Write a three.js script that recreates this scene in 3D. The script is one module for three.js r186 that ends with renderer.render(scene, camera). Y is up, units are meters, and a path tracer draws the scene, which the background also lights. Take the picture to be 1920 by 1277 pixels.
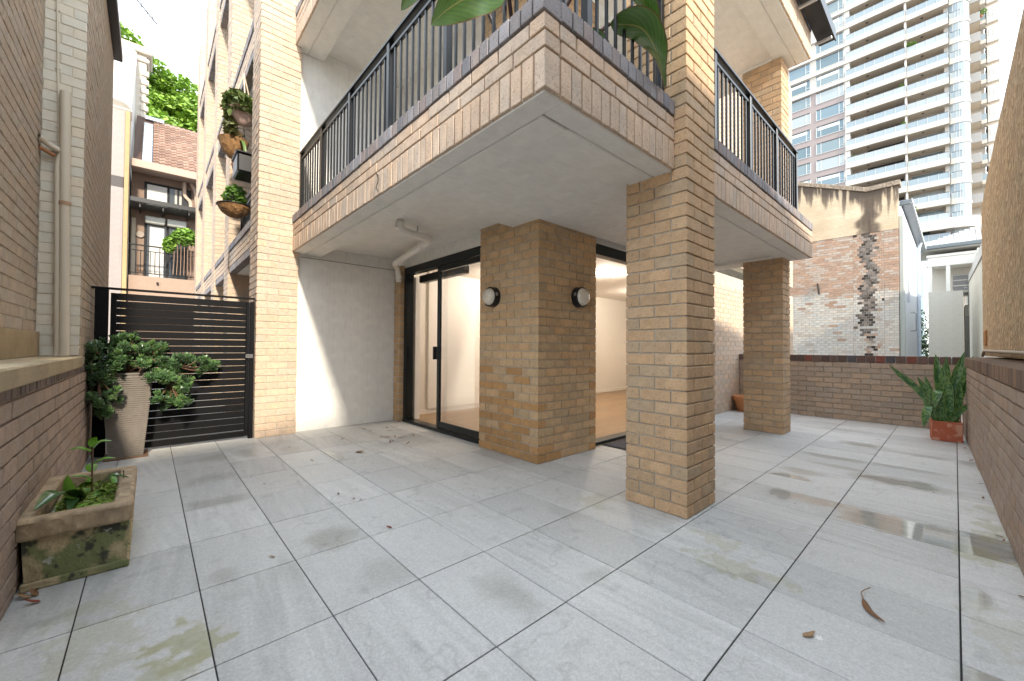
import * as THREE from 'three';
import { mergeGeometries } from 'three/addons/utils/BufferGeometryUtils.js';

// ------------------------------------------------------------------ camera, sky, sun, exposure
const scene = new THREE.Scene();
const camera = new THREE.PerspectiveCamera(80.72, 1024 / 681, 0.05, 400);
camera.rotation.order = 'YXZ';
camera.position.set(0, 1.153, 0);
camera.rotation.set(0.017534, 0.835743, 0.006281);
camera.updateMatrixWorld(true); camera.updateProjectionMatrix();

const renderer = new THREE.WebGLRenderer({ antialias: true });
renderer.toneMapping = THREE.LinearToneMapping;
renderer.toneMappingExposure = 3.3;
renderer.shadowMap.enabled = true;

let seed = 7;
const rnd = () => { seed = (seed * 1664525 + 1013904223) >>> 0; return seed / 4294967296; };
const rr = (a, b) => a + (b - a) * rnd();
const clamp = (x, a = 0, b = 1) => Math.min(b, Math.max(a, x));
const mix = (a, b, t) => a + (b - a) * t;
const sstep = (a, b, x) => { const t = clamp((x - a) / (b - a)); return t * t * (3 - 2 * t); };

// tileable value noise with period p
const lat = new Float32Array(65536); for (let i = 0; i < 65536; i++) lat[i] = rnd();
const hash = (x, y, s) => lat[((x * 73 + y * 5179 + s * 977) ^ (x * y * 31)) & 65535];
function vn(x, y, p, s = 0) {
  const xi = Math.floor(x), yi = Math.floor(y), fx = x - xi, fy = y - yi;
  const u = fx * fx * (3 - 2 * fx), v = fy * fy * (3 - 2 * fy);
  const w = (k) => ((k % p) + p) % p, x0 = w(xi), x1 = w(xi + 1), y0 = w(yi), y1 = w(yi + 1);
  return mix(mix(hash(x0, y0, s), hash(x1, y0, s), u), mix(hash(x0, y1, s), hash(x1, y1, s), u), v);
}
function fbm(x, y, p, o = 4, s = 0) { let a = 0.5, t = 0, n = 0; for (let i = 0; i < o; i++) { t += a * vn(x, y, p, s + i); n += a; a *= 0.5; x *= 2; y *= 2; p *= 2; } return t / n; }

const skyTex = (() => {
  const W = 512, H = 256, d = new Float32Array(W * H * 4);
  for (let j = 0; j < H; j++) for (let i = 0; i < W; i++) {
    const el = ((j + 0.5) / H - 0.5) * Math.PI, y = Math.sin(el), k = (j * W + i) * 4;
    const t = Math.pow(clamp(y), 0.55);
    let r = mix(0.88, 0.66, t), g = mix(0.92, 0.78, t), b = mix(0.95, 0.92, t);
    const c = sstep(0.45, 0.8, fbm(i / W * 12, j / H * 14, 12, 5, 3)) * 0.34 * sstep(0, 0.15, y);
    r = mix(r, 1.15, c); g = mix(g, 1.14, c); b = mix(b, 1.13, c);
    if (y < 0) { r = 0.55; g = 0.53; b = 0.5; }
    d[k] = r; d[k + 1] = g; d[k + 2] = b; d[k + 3] = 1;
  }
  const t = new THREE.DataTexture(d, W, H, THREE.RGBAFormat, THREE.FloatType);
  t.mapping = THREE.EquirectangularReflectionMapping; t.magFilter = t.minFilter = THREE.LinearFilter; t.needsUpdate = true; return t;
})();
scene.background = skyTex; scene.environment = skyTex;

const sun = new THREE.DirectionalLight(new THREE.Color().setRGB(1, 0.89, 0.72), 2.0);
sun.position.set(1.65 * 22, 22, 0.30 * 22).add(new THREE.Vector3(-3, 0, -4));
sun.target.position.set(-3, 0, -4);
sun.castShadow = true; sun.shadow.radius = 7; sun.shadow.mapSize.set(4096, 4096);
Object.assign(sun.shadow.camera, { left: -22, right: 22, top: 22, bottom: -22, near: 1, far: 120 });
scene.add(sun, sun.target);

// ------------------------------------------------------------------ textures
function tex(W, H, fn, srgb = true, rx = 1, ry = 1, wrap = true) {
  const d = new Uint8Array(W * H * 4);
  for (let j = 0; j < H; j++) for (let i = 0; i < W; i++) {
    const c = fn(i / W, j / H), k = (j * W + i) * 4;
    if (typeof c === 'number') d[k] = d[k + 1] = d[k + 2] = clamp(c) * 255;
    else { d[k] = clamp(c[0]) * 255; d[k + 1] = clamp(c[1]) * 255; d[k + 2] = clamp(c[2]) * 255; }
    d[k + 3] = 255;
  }
  const t = new THREE.DataTexture(d, W, H); t.magFilter = THREE.LinearFilter; t.minFilter = THREE.LinearMipmapLinearFilter;
  if (wrap) t.wrapS = t.wrapT = THREE.RepeatWrapping;
  if (srgb) t.colorSpace = THREE.SRGBColorSpace;
  t.repeat.set(rx, ry); t.needsUpdate = true; return t;
}
const grainBump = tex(512, 512, (u, v) => 0.55 * fbm(u * 40, v * 40, 40, 4, 1) + 0.45 * fbm(u * 128, v * 128, 128, 2, 9), false);
const brickMap = tex(512, 512, (u, v) => {
  const n = fbm(u * 8, v * 8, 8, 5, 2), sp = fbm(u * 90, v * 90, 90, 2, 5), pit = fbm(u * 60, v * 60, 60, 2, 12);
  let k = 0.86 + 0.15 * n + 0.13 * (sp - 0.5); if (pit > 0.77) k *= 0.82;
  const w = 0.03 * (fbm(u * 5, v * 5, 5, 3, 21) - 0.5);
  return [k + w, k, k - w * 1.5];
});
const plasterMap = tex(512, 512, (u, v) => { const n = fbm(u * 6, v * 6, 6, 5, 30), s = fbm(u * 30, v * 3, 30, 3, 33); const cr = Math.abs(fbm(u * 3, v * 3, 3, 4, 37) - 0.5); let k = 0.92 + 0.07 * n + 0.035 * (s - 0.5); if (cr < 0.0022 && n > 0.5) k *= 0.90; return [k, k, k * 0.993]; });
const roughBump = tex(512, 512, (u, v) => { const a = fbm(u * 26, v * 18, 26, 5, 41); return Math.pow(a, 1.4); }, false);
const roughMap = tex(512, 512, (u, v) => { const a = fbm(u * 26, v * 18, 26, 5, 41), b = fbm(u * 4, v * 4, 4, 4, 45); const k = 0.60 + 0.4 * a; return [k + 0.06 * b, k, k - 0.05 * b]; });

const M = (color, o = {}) => { const m = new THREE.MeshStandardMaterial({ roughness: 0.85, ...o }); if (Array.isArray(color)) m.color.setRGB(...color); else m.color.set(color); return m; };
const PH = (color, o = {}) => { const m = new THREE.MeshPhysicalMaterial({ roughness: 0.5, ...o }); if (Array.isArray(color)) m.color.setRGB(...color); return m; };

// ------------------------------------------------------------------ object helpers
const taken = {};
function numbered(name) { const n = taken[name] = (taken[name] ?? -1) + 1; return n ? `${name}_${String(n).padStart(3, '0')}` : name; }
function thing(name, label, category, group, at = [0, 0, 0], turn = 0) {
  const o = new THREE.Group(); o.name = numbered(name); o.userData = { label, category, kind: 'thing' }; if (group) o.userData.group = group;
  o.position.set(...at); o.rotation.y = turn; scene.add(o); o.updateMatrixWorld(true); return o;
}
function structure(name, label, category) { const o = thing(name, label, category); o.userData.kind = 'structure'; return o; }
function mesh(name, geo, mat, parent, at) { const m = new THREE.Mesh(geo, mat); m.name = name; if (at) m.position.set(...at); parent.add(m); return m; }

// chamfered box, uv in metres (box projection), cached
const boxCache = new Map();
function cbox(lx, ly, lz, b = 0.003, variant = 0) {
  const key = [lx, ly, lz, b].map((v) => Math.round(v * 1000)).join('|') + '|' + variant;
  if (boxCache.has(key)) return boxCache.get(key);
  const h = [lx / 2, ly / 2, lz / 2], pos = [], nor = [], uv = [];
  const ou = variant * 0.37, ov = variant * 0.61;
  const P = (s, ax) => { const p = []; for (let i = 0; i < 3; i++) p.push(s[i] * (h[i] - (i === ax ? 0 : b))); return p; };
  const tri = (a, c, d, n) => {
    const ax = Math.abs(n[0]) > 0.8 ? 0 : Math.abs(n[1]) > 0.8 ? 1 : Math.abs(n[2]) > 0.8 ? 2 : Math.abs(n[0]) > 0.6 ? 0 : 1;
    const e1 = [c[0] - a[0], c[1] - a[1], c[2] - a[2]], e2 = [d[0] - a[0], d[1] - a[1], d[2] - a[2]];
    const cr = [e1[1] * e2[2] - e1[2] * e2[1], e1[2] * e2[0] - e1[0] * e2[2], e1[0] * e2[1] - e1[1] * e2[0]];
    const q = cr[0] * n[0] + cr[1] * n[1] + cr[2] * n[2] < 0 ? [a, d, c] : [a, c, d];
    for (const p of q) { pos.push(...p); nor.push(...n); uv.push((ax === 0 ? p[2] : p[0]) * 2 + ou, (ax === 1 ? p[2] : p[1]) * 2 + ov); }
  };
  const quad = (a, c, d, e, n) => { tri(a, c, d, n); tri(a, d, e, n); };
  for (let ax = 0; ax < 3; ax++) for (const s of [-1, 1]) {
    const o1 = (ax + 1) % 3, o2 = (ax + 2) % 3, n = [0, 0, 0]; n[ax] = s;
    const c = (i, j) => { const t = [0, 0, 0]; t[ax] = s; t[o1] = i; t[o2] = j; return P(t, ax); };
    quad(c(-1, -1), c(1, -1), c(1, 1), c(-1, 1), n);
  }
  if (b > 0) {
    const r = Math.SQRT1_2;
    for (let ax = 0; ax < 3; ax++) { const o1 = (ax + 1) % 3, o2 = (ax + 2) % 3;
      for (const s1 of [-1, 1]) for (const s2 of [-1, 1]) {
        const n = [0, 0, 0]; n[o1] = s1 * r; n[o2] = s2 * r;
        const c = (k, f) => { const t = [0, 0, 0]; t[ax] = k; t[o1] = s1; t[o2] = s2; return P(t, f); };
        quad(c(-1, o1), c(1, o1), c(1, o2), c(-1, o2), n);
      } }
    const t3 = 1 / Math.sqrt(3);
    for (const a of [-1, 1]) for (const c of [-1, 1]) for (const e of [-1, 1]) tri(P([a, c, e], 0), P([a, c, e], 1), P([a, c, e], 2), [a * t3, c * t3, e * t3]);
  }
  const g = new THREE.BufferGeometry();
  g.setAttribute('position', new THREE.Float32BufferAttribute(pos, 3)); g.setAttribute('normal', new THREE.Float32BufferAttribute(nor, 3)); g.setAttribute('uv', new THREE.Float32BufferAttribute(uv, 2));
  boxCache.set(key, g); return g;
}
// a box from its corners as a named part
function bx(name, parent, mat, x0, x1, y0, y1, z0, z1, b = 0.004) {
  return mesh(name, cbox(Math.abs(x1 - x0), Math.abs(y1 - y0), Math.abs(z1 - z0), b), mat, parent, [(x0 + x1) / 2, (y0 + y1) / 2, (z0 + z1) / 2]);
}
const geoBox = (x0, x1, y0, y1, z0, z1, b = 0) => cbox(x1 - x0, y1 - y0, z1 - z0, b).clone().translate((x0 + x1) / 2, (y0 + y1) / 2, (z0 + z1) / 2);
function tubeGeo(pts, r, seg = 24, rad = 8, tension = 0.5) { return new THREE.TubeGeometry(new THREE.CatmullRomCurve3(pts.map((p) => new THREE.Vector3(...p)), false, 'catmullrom', tension), seg, r, rad, false); }
function pipeGeo(pts, r, bend = 0.06, rad = 12) {      // straight runs with rounded elbows
  const path = new THREE.CurvePath(), v = pts.map((p) => new THREE.Vector3(...p)); let from = v[0];
  for (let i = 1; i < v.length; i++) {
    if (i === v.length - 1) { path.add(new THREE.LineCurve3(from, v[i])); break; }
    const a = v[i].clone().add(v[i - 1].clone().sub(v[i]).setLength(bend)), c = v[i].clone().add(v[i + 1].clone().sub(v[i]).setLength(bend));
    path.add(new THREE.LineCurve3(from, a)); path.add(new THREE.QuadraticBezierCurve3(a, v[i], c)); from = c;
  }
  return new THREE.TubeGeometry(path, 60, r, rad, false);
}
function extrudeXY(pts, depth, bevel = 0) {
  const s = new THREE.Shape(pts.map((p) => new THREE.Vector2(...p)));
  return new THREE.ExtrudeGeometry(s, { depth, bevelEnabled: bevel > 0, bevelSize: bevel, bevelThickness: bevel, bevelSegments: 2 });
}

// ------------------------------------------------------------------ bricks
const brickKinds = {};
function brickKind(name, tones, o = {}) {
  const mats = tones.map((c) => M(c, { map: brickMap, bumpMap: grainBump, bumpScale: 0.0025, roughness: 0.88, ...o }));
  brickKinds[name] = { tones, mats, merged: M([1, 1, 1], { vertexColors: true, map: brickMap, bumpMap: grainBump, bumpScale: 0.0025, roughness: 0.88, ...o }) };
}
const tonesOf = (base, spread, n = 7) => { const out = []; for (let i = 0; i < n; i++) { const k = 1 + spread * (i / (n - 1) - 0.5) * 2, w = rr(-0.05, 0.05); out.push([base[0] * k * (1 + w), base[1] * k, base[2] * k * (1 - w)]); } return out; };
brickKind('tan', tonesOf([0.59, 0.41, 0.25], 0.09));
brickKind('tanPier', tonesOf([0.62, 0.42, 0.235], 0.08));
brickKind('tanStained', tonesOf([0.54, 0.31, 0.13], 0.12));
brickKind('cream', tonesOf([0.64, 0.485, 0.36], 0.05));
brickKind('blue', [...tonesOf([0.27, 0.255, 0.265], 0.2, 5), [0.31, 0.25, 0.235], [0.33, 0.275, 0.26]]);
brickKind('capMixed', [...tonesOf([0.13, 0.085, 0.075], 0.3, 5), [0.22, 0.075, 0.055], [0.10, 0.09, 0.10]]);
brickKind('brown', tonesOf([0.39, 0.295, 0.235], 0.07), { roughness: 0.7 });
brickKind('brownDark', tonesOf([0.16, 0.115, 0.10], 0.25), { roughness: 0.7 });
brickKind('wallTan', tonesOf([0.47, 0.36, 0.27], 0.08));
brickKind('rightWall', tonesOf([0.39, 0.30, 0.24], 0.07), { roughness: 0.75 });
brickKind('rightCap', tonesOf([0.19, 0.125, 0.085], 0.3));
brickKind('houseBrown', tonesOf([0.50, 0.405, 0.31], 0.05), { roughness: 0.75 });
brickKind('houseCream', tonesOf([0.76, 0.68, 0.55], 0.02), { roughness: 0.7, map: plasterMap, bumpScale: 0.001 });
brickKind('oldRed', [...tonesOf([0.53, 0.34, 0.235], 0.12, 5), [0.56, 0.43, 0.34], [0.58, 0.47, 0.38]]);
brickKind('oldWhite', [...tonesOf([0.66, 0.61, 0.54], 0.05, 6), [0.57, 0.48, 0.40]]);
brickKind('oldBlack', tonesOf([0.20, 0.165, 0.14], 0.75));
const mortarMat = M([0.54, 0.485, 0.40], { bumpMap: grainBump, bumpScale: 0.003, map: brickMap });
const mortarDark = mortarMat, mortarMid = mortarMat;

const tmpV = new THREE.Vector3(), camW = camera.position;
function screenSize(parent, c, s, normals) {       // how large a brick shows from the photograph's place
  const w = parent.localToWorld(tmpV.set(...c)).clone();
  let facing = !normals.length;
  for (const n of normals) if ((camW.x - w.x) * n[0] + (camW.y - w.y) * n[1] + (camW.z - w.z) * n[2] > 0.02) facing = true;
  if (!facing) return 0;
  let x0 = 1e9, x1 = -1e9, y0 = 1e9, y1 = -1e9;
  for (let k = 0; k < 8; k++) {
    const p = parent.localToWorld(new THREE.Vector3(c[0] + (k & 1 ? 0.5 : -0.5) * s[0], c[1] + (k & 2 ? 0.5 : -0.5) * s[1], c[2] + (k & 4 ? 0.5 : -0.5) * s[2]));
    p.applyMatrix4(camera.matrixWorldInverse); if (p.z > -0.2) return 0; p.applyMatrix4(camera.projectionMatrix);
    x0 = Math.min(x0, p.x); x1 = Math.max(x1, p.x); y0 = Math.min(y0, p.y); y1 = Math.max(y1, p.y);
  }
  if (x1 < -1 || x0 > 1 || y1 < -1 || y0 > 1) return 0;
  const w2 = (x1 - x0) * 960, h2 = (y1 - y0) * 638; return Math.max(w2, h2) < 9 ? 0 : w2 * h2;
}
// list of { c: centre, s: size, n: outward normals, k: brick kind, name }
function layBricks(parent, list, max = 300, restName = 'brickwork') {
  for (const b of list) { b.score = b.hide ? 0 : screenSize(parent, b.c, b.s, b.n); b.t = Math.floor(rnd() * 997); }
  const seen = list.filter((b) => b.score > 0).sort((a, b) => b.score - a.score).slice(0, max), set = new Set(seen);
  for (const b of seen) {
    const K = brickKinds[b.k], m = new THREE.Mesh(cbox(...b.s, Math.min(b.b ?? 0.0035, b.s[0] / 4, b.s[1] / 4, b.s[2] / 4), b.t % 5), K.mats[b.t % K.mats.length]);
    m.name = b.name ?? 'brick'; m.position.set(...b.c);
    m.position.x += rr(-0.002, 0.002); m.position.z += rr(-0.002, 0.002); m.position.y += rr(-0.0008, 0.0008); m.rotation.set(rr(-1, 1) * 0.007, rr(-1, 1) * 0.005, rr(-1, 1) * 0.007);
    if (b.tilt) m.rotation.z += b.tilt; parent.add(m);
  }
  const byKind = {};
  for (const b of list) if (!set.has(b)) (byKind[b.k] ??= []).push(b);
  for (const k in byKind) {
    const K = brickKinds[k];
    const g = mergeGeometries(byKind[k].map((b) => {
      const q = cbox(...b.s, 0, b.t % 5).clone().translate(...b.c), c = K.tones[b.t % K.tones.length], n = q.attributes.position.count, a = new Float32Array(n * 3);
      for (let i = 0; i < n; i++) a.set(c, i * 3);
      q.setAttribute('color', new THREE.BufferAttribute(a, 3)); return q;
    }));
    const m = mesh(restName, g, K.merged, parent); m.userData.kind = 'stuff';
  }
}
const BL = 0.23, BH = 0.076, J = 0.010, CO = 0.086, BD = 0.11;
// straight wall: along axis 'x' or 'z' from a to b, outer face at f with outward sign sg
function courses(list, ax, a, b, f, sg, y0, rows, k, o = {}) {
  const len = o.len ?? BL, ht = o.ht ?? BH, co = o.co ?? CO, dep = o.dep ?? BD, j = o.j ?? J;
  for (let r = 0; r < rows; r++) {
    const y = y0 + r * co + ht / 2; let p = a - ((r + (o.par ?? 0)) % 2 ? (len + j) / 2 : 0) - (o.off ?? 0);
    while (p < b - 0.004) {
      const q0 = Math.max(p, a), q1 = Math.min(p + len, b); p += len + j; if (q1 - q0 < 0.02) continue;
      const mid = (q0 + q1) / 2, l = Math.round((q1 - q0) * 1000) / 1000; if (o.skip && o.skip(mid, y)) continue;
      const cf = f - sg * dep / 2, kk = typeof k === 'function' ? k(mid, y) : k;
      list.push(ax === 'x' ? { c: [mid, y, cf], s: [l, ht, dep], n: [[0, 0, sg]], k: kk, hide: o.hide, name: o.name } : { c: [cf, y, mid], s: [dep, ht, l], n: [[sg, 0, 0]], k: kk, hide: o.hide, name: o.name });
    }
  }
}
// hollow rectangular pier of alternating courses, all four faces
function ringCourses(list, x0, x1, z0, z1, y0, rows, k, par = 0) {
  for (let r = 0; r < rows; r++) {
    const y = y0 + r * CO + BH / 2, odd = (r + par) % 2;
    const run = (a, b, put) => { const n = Math.max(1, Math.round((b - a + J) / (BL + J))), l = (b - a - (n - 1) * J) / n; for (let i = 0; i < n; i++) put(a + i * (l + J) + l / 2, Math.round(l * 1000) / 1000); };
    const kk = (f, q) => typeof k === 'function' ? k(f, q, y) : k;
    const i = odd ? BD + J : 0, e = odd ? 0 : BD + J;
    for (const [zf, sg] of [[z1, 1], [z0, -1]]) run(x0 + i, x1 - i, (m, l) => list.push({ c: [m, y, zf - sg * BD / 2], s: [l, BH, BD], n: [[0, 0, sg], ...(!odd && m > x1 - 0.25 ? [[1, 0, 0]] : [])], k: kk('z', m) }));
    for (const [xf, sg] of [[x1, 1], [x0, -1]]) run(z0 + e, z1 - e, (m, l) => list.push({ c: [xf - sg * BD / 2, y, m], s: [BD, BH, l], n: [[sg, 0, 0], ...(odd && m > z1 - 0.25 ? [[0, 0, 1]] : [])], k: kk('x', m) }));
  }
}
// ------------------------------------------------------------------ shared materials
const mWhite = M([0.88, 0.87, 0.845], { map: plasterMap, bumpMap: grainBump, bumpScale: 0.0012, roughness: 0.8 });
const mRoom = M([0.76, 0.72, 0.66], { roughness: 0.75 });
const mRoomCeil = M([0.82, 0.78, 0.72], { roughness: 0.8 });
const mPVC = M([0.80, 0.78, 0.74], { roughness: 0.35 });
const mBlack = M([0.012, 0.013, 0.015], { roughness: 0.38, metalness: 0.2 });
const mRail = PH([0.008, 0.009, 0.011], { roughness: 0.3, specularIntensity: 0.6 });
const mGate = PH([0.006, 0.006, 0.007], { roughness: 0.55, specularIntensity: 0.25, bumpMap: grainBump, bumpScale: 0.0004 });
const mGlass = PH([1, 1, 1], { roughness: 0.0, transmission: 1, thickness: 0, ior: 1.5 });
const mTerracotta = M([0.42, 0.17, 0.085], { map: brickMap, bumpMap: grainBump, bumpScale: 0.002 });
const mDeadLeaf = [M([0.20, 0.10, 0.045], { roughness: 0.7 }), M([0.30, 0.19, 0.10], { roughness: 0.7 }), M([0.22, 0.05, 0.03], { roughness: 0.7 })];
const mBark = M([0.16, 0.10, 0.06], { bumpMap: grainBump, bumpScale: 0.004 });
const mBrown = M([0.17, 0.095, 0.055], { bumpMap: grainBump, bumpScale: 0.003 });
// ------------------------------------------------------------------ ground and terrace
{
  const g = structure('ground', 'grey bitumen ground around the buildings', 'ground');
  bx('ground_sheet', g, M([0.16, 0.15, 0.14]), -120, 80, -0.4, -0.1, -200, 60, 0);
}
const TX0 = -6.05, TX1 = 0.75, TZ0 = -8.6, TZ1 = 1.0;
// matter on the tiles: damp patches with their outlines, moss, scuffs
const wet = [ // x, z, half length along x, half width along z, strength, gloss
  [-0.80, -3.80, 0.30, 0.17, 0.75, 1], [-0.30, -3.64, 0.36, 0.19, 1, 1], [-0.08, -3.60, 0.16, 0.2, 1, 1], [0.09, -3.66, 0.13, 0.2, 1, 1],
  [-1.00, -4.32, 0.20, 0.12, 0.8, 0.8], [-0.95, -4.60, 0.25, 0.10, 0.7, 0.5], [-0.90, -5.45, 0.32, 0.09, 0.75, 0.4], [-0.82, -5.05, 0.26, 0.07, 0.7, 0.4], [-0.78, -6.42, 0.24, 0.12, 0.7, 0.5],
  [-1.15, -7.40, 0.40, 0.13, 0.5, 0.3], [-1.3, -7.9, 0.3, 0.07, 0.4, 0.3], [-0.32, -4.85, 0.32, 0.15, 0.9, 0.5], [-0.36, -5.50, 0.26, 0.10, 0.75, 0.4], [-0.30, -6.30, 0.34, 0.10, 0.6, 0.4], [0.09, -6.25, 0.09, 0.14, 0.7, 0.4],
  [0.045, -2.85, 0.06, 0.17, 0.9, 1], [0.05, -2.15, 0.07, 0.14, 0.9, 1], [-3.68, -0.40, 0.13, 0.20, 0.55, 0.25], [-4.38, -0.40, 0.16, 0.19, 0.6, 0.25], [-5.1, -0.5, 0.18, 0.22, 0.5, 0.4],
  [-2.54, -0.86, 0.15, 0.16, 0.7, 0.15], [-1.42, -1.27, 0.17, 0.13, 0.6, 0.12], [-1.24, -1.72, 0.08, 0.11, 0.45, 0.1], [-4.40, -1.45, 0.30, 0.11, 0.5, 0.8], [-5.0, -1.2, 0.2, 0.09, 0.45, 0.6], [-2.48, -0.30, 0.09, 0.08, 0.5, 0.1],
  [-2.70, 0.30, 0.3, 0.2, 0.4, 0.1], [-5.2, -0.8, 0.25, 0.12, 0.45, 0.7], [-1.9, -2.2, 0.2, 0.1, 0.25, 0], [-2.4, -0.55, 0.2, 0.06, 0.3, 0.1], [-1.95, -0.9, 0.16, 0.12, 0.3, 0.1], [-0.67, -2.28, 0.07, 0.05, 0.6, 0],
];
const moss = [[-2.02, -0.14, 0.13, 0.10, 0.8], [-1.85, -0.05, 0.14, 0.10, 0.5], [-0.80, -2.30, 0.20, 0.10, 0.45], [-0.95, -2.55, 0.16, 0.07, 0.35], [0.16, -4.02, 0.07, 0.2, 0.5], [0.10, -3.5, 0.10, 0.1, 0.55], [-1.80, -2.55, 0.13, 0.16, 0.3], [0.12, -4.5, 0.08, 0.1, 0.35], [-2.3, 0.15, 0.3, 0.12, 0.35], [-0.75, -6.4, 0.16, 0.05, 0.45], [0.15, -2.6, 0.12, 0.2, 0.25]];
const cell = (x, z) => [Math.floor((x + 1.7964) / 0.6004), Math.floor((-1.0116 - z) / 0.40877)];
function wetness(x, z) {
  let w = 0, gl = 0; const n = fbm(x * 5 + 60, z * 5 + 80, 256, 4, 50) - 0.5, cz = cell(x, z);
  for (const [cx, cy, rx, rz, s, q] of wet) {
    const dx = (x - cx) / rx, dz = (z - cy) / rz; if (dx * dx + dz * dz > 4) continue;
    const c2 = cell(cx, cy), near = cz[1] === c2[1] ? 1 : 0;       // water stops at a joint
    const e = s * near * sstep(1.35, 0.35, Math.hypot(dx, dz) + n * 1.5); if (e > w) w = e; gl = Math.max(gl, Math.min(1, e * q * 1.35));
  }
  return [w, gl];
}
const TEXW = 1536, TEXH = 2048;
const tileRough = new Float32Array(TEXW * TEXH);
const tileMap = tex(TEXW, TEXH, (u, v) => {
  const x = mix(TX0, TX1, u), z = mix(TZ0, TZ1, v), [ci, cj] = cell(x, z), s = hash(ci + 40, cj + 90, 4), s2 = hash(ci + 11, cj + 31, 8), s3 = hash(ci + 71, cj + 17, 6);
  const streak = fbm(x * 2.2 + s * 37 + 60, z * 34 + x * (s2 - 0.5) * 9 + s2 * 50 + 400, 4096, 4, 60);         // faint vein running along each tile
  const vein = fbm(x * 3 + s3 * 40 + 20, z * 3 + s * 20 + 30, 4096, 4, 68);
  const sp = hash(Math.floor(u * TEXW), Math.floor(v * TEXH), 3), cl = fbm(x * 1.1 + 30, z * 1.1 + 30, 1024, 4, 63), mid = fbm(x * 90 + 900, z * 90 + 1200, 65536, 2, 71);
  const banded = s > 0.45 ? 1 : 0.3;
  let k = 0.75 + 0.10 * (streak - 0.5) * banded + 0.085 * (sp - 0.5) + 0.05 * (mid - 0.5) + 0.08 * (cl - 0.5) + 0.07 * (s2 - 0.5);
  k -= 0.05 * sstep(0.02, 0.0, Math.abs(vein - 0.5)) * (s3 > 0.5 ? 1 : 0);
  const [w, gl] = wetness(x, z); let c = [k * 1.0, k, k * 0.988];
  const dry = fbm(x * 9 + 100, z * 9 + 100, 4096, 3, 75);
  if (dry > 0.70) { const t = (dry - 0.70) * 1.2; c = c.map((q) => q * (1 - t * 0.35)); }
  c = [c[0] * (1 - 0.20 * w), c[1] * (1 - 0.205 * w), c[2] * (1 - 0.23 * w)];
  for (const [mx, mz, ax, az, a] of moss) { const d = Math.hypot((x - mx) / ax, (z - mz) / az); if (d > 1.6) continue; const m = a * sstep(1.25, 0.5, d + 3.4 * (fbm(x * 17 + 90, z * 17 + 90, 4096, 4, 66) - 0.5)); c = [mix(c[0], 0.56, m * 0.6), mix(c[1], 0.55, m * 0.6), mix(c[2], 0.38, m * 0.6)]; }
  tileRough[Math.floor(v * TEXH) * TEXW + Math.floor(u * TEXW)] = clamp(mix(0.60 + 0.12 * (cl - 0.5) - 0.06 * s2, 0.05 + 0.12 * (1 - gl), sstep(0.15, 0.75, gl)), 0.04, 1);
  return c;
}, true, 1, 1, false);
const tileRoughMap = tex(768, 1024, (u, v) => tileRough[Math.min(TEXH - 1, Math.floor(v * TEXH)) * TEXW + Math.min(TEXW - 1, Math.floor(u * TEXW))], false, 1, 1, false);
{
  const mTile = M([1.0, 1.0, 1.0], { map: tileMap, roughness: 1, roughnessMap: tileRoughMap });
  const t = structure('terrace_floor', 'large pale grey stone tiles laid over the terrace with damp patches', 'floor');
  bx('joint_bed', t, M([0.022, 0.022, 0.024]), TX0, TX1, -0.10, -0.006, TZ0, TZ1, 0);
  for (let i = -8; i <= 4; i++) for (let j = -6; j <= 18; j++) {
    const x0 = Math.max(-1.7964 + 0.6004 * i + 0.0029, TX0), x1 = Math.min(-1.7964 + 0.6004 * (i + 1) - 0.0029, TX1), z1 = Math.min(-1.0116 - 0.40877 * j - 0.0024, TZ1), z0 = Math.max(-1.0116 - 0.40877 * (j + 1) + 0.0024, TZ0);
    if (x1 - x0 < 0.02 || z1 - z0 < 0.02 || x0 > 0.5 || z0 > 0.6) continue;
    if (x1 < -2.9 && z1 < -3.0) continue;                          // under the flat
    const g = cbox(x1 - x0, 0.02, z1 - z0, 0.0015).clone(), p = g.attributes.position, uv = g.attributes.uv;
    for (let q = 0; q < p.count; q++) uv.setXY(q, (p.getX(q) + (x0 + x1) / 2 - TX0) / (TX1 - TX0), (p.getZ(q) + (z0 + z1) / 2 - TZ0) / (TZ1 - TZ0));
    const m = mesh('tile', g, mTile, t, [(x0 + x1) / 2, -0.01 + rr(-0.0006, 0.0006), (z0 + z1) / 2]); m.rotation.set(rr(-1, 1) * 0.0012, 0, rr(-1, 1) * 0.0012);
  }
}
{ const p = structure('alley_path', 'concrete side path beyond the black slatted gate', 'path'); bx('path_slab', p, M([0.34, 0.33, 0.31], { map: plasterMap }), -24, -6.06, -0.1, -0.01, -1.3, 0.7, 0.01); }
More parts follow.
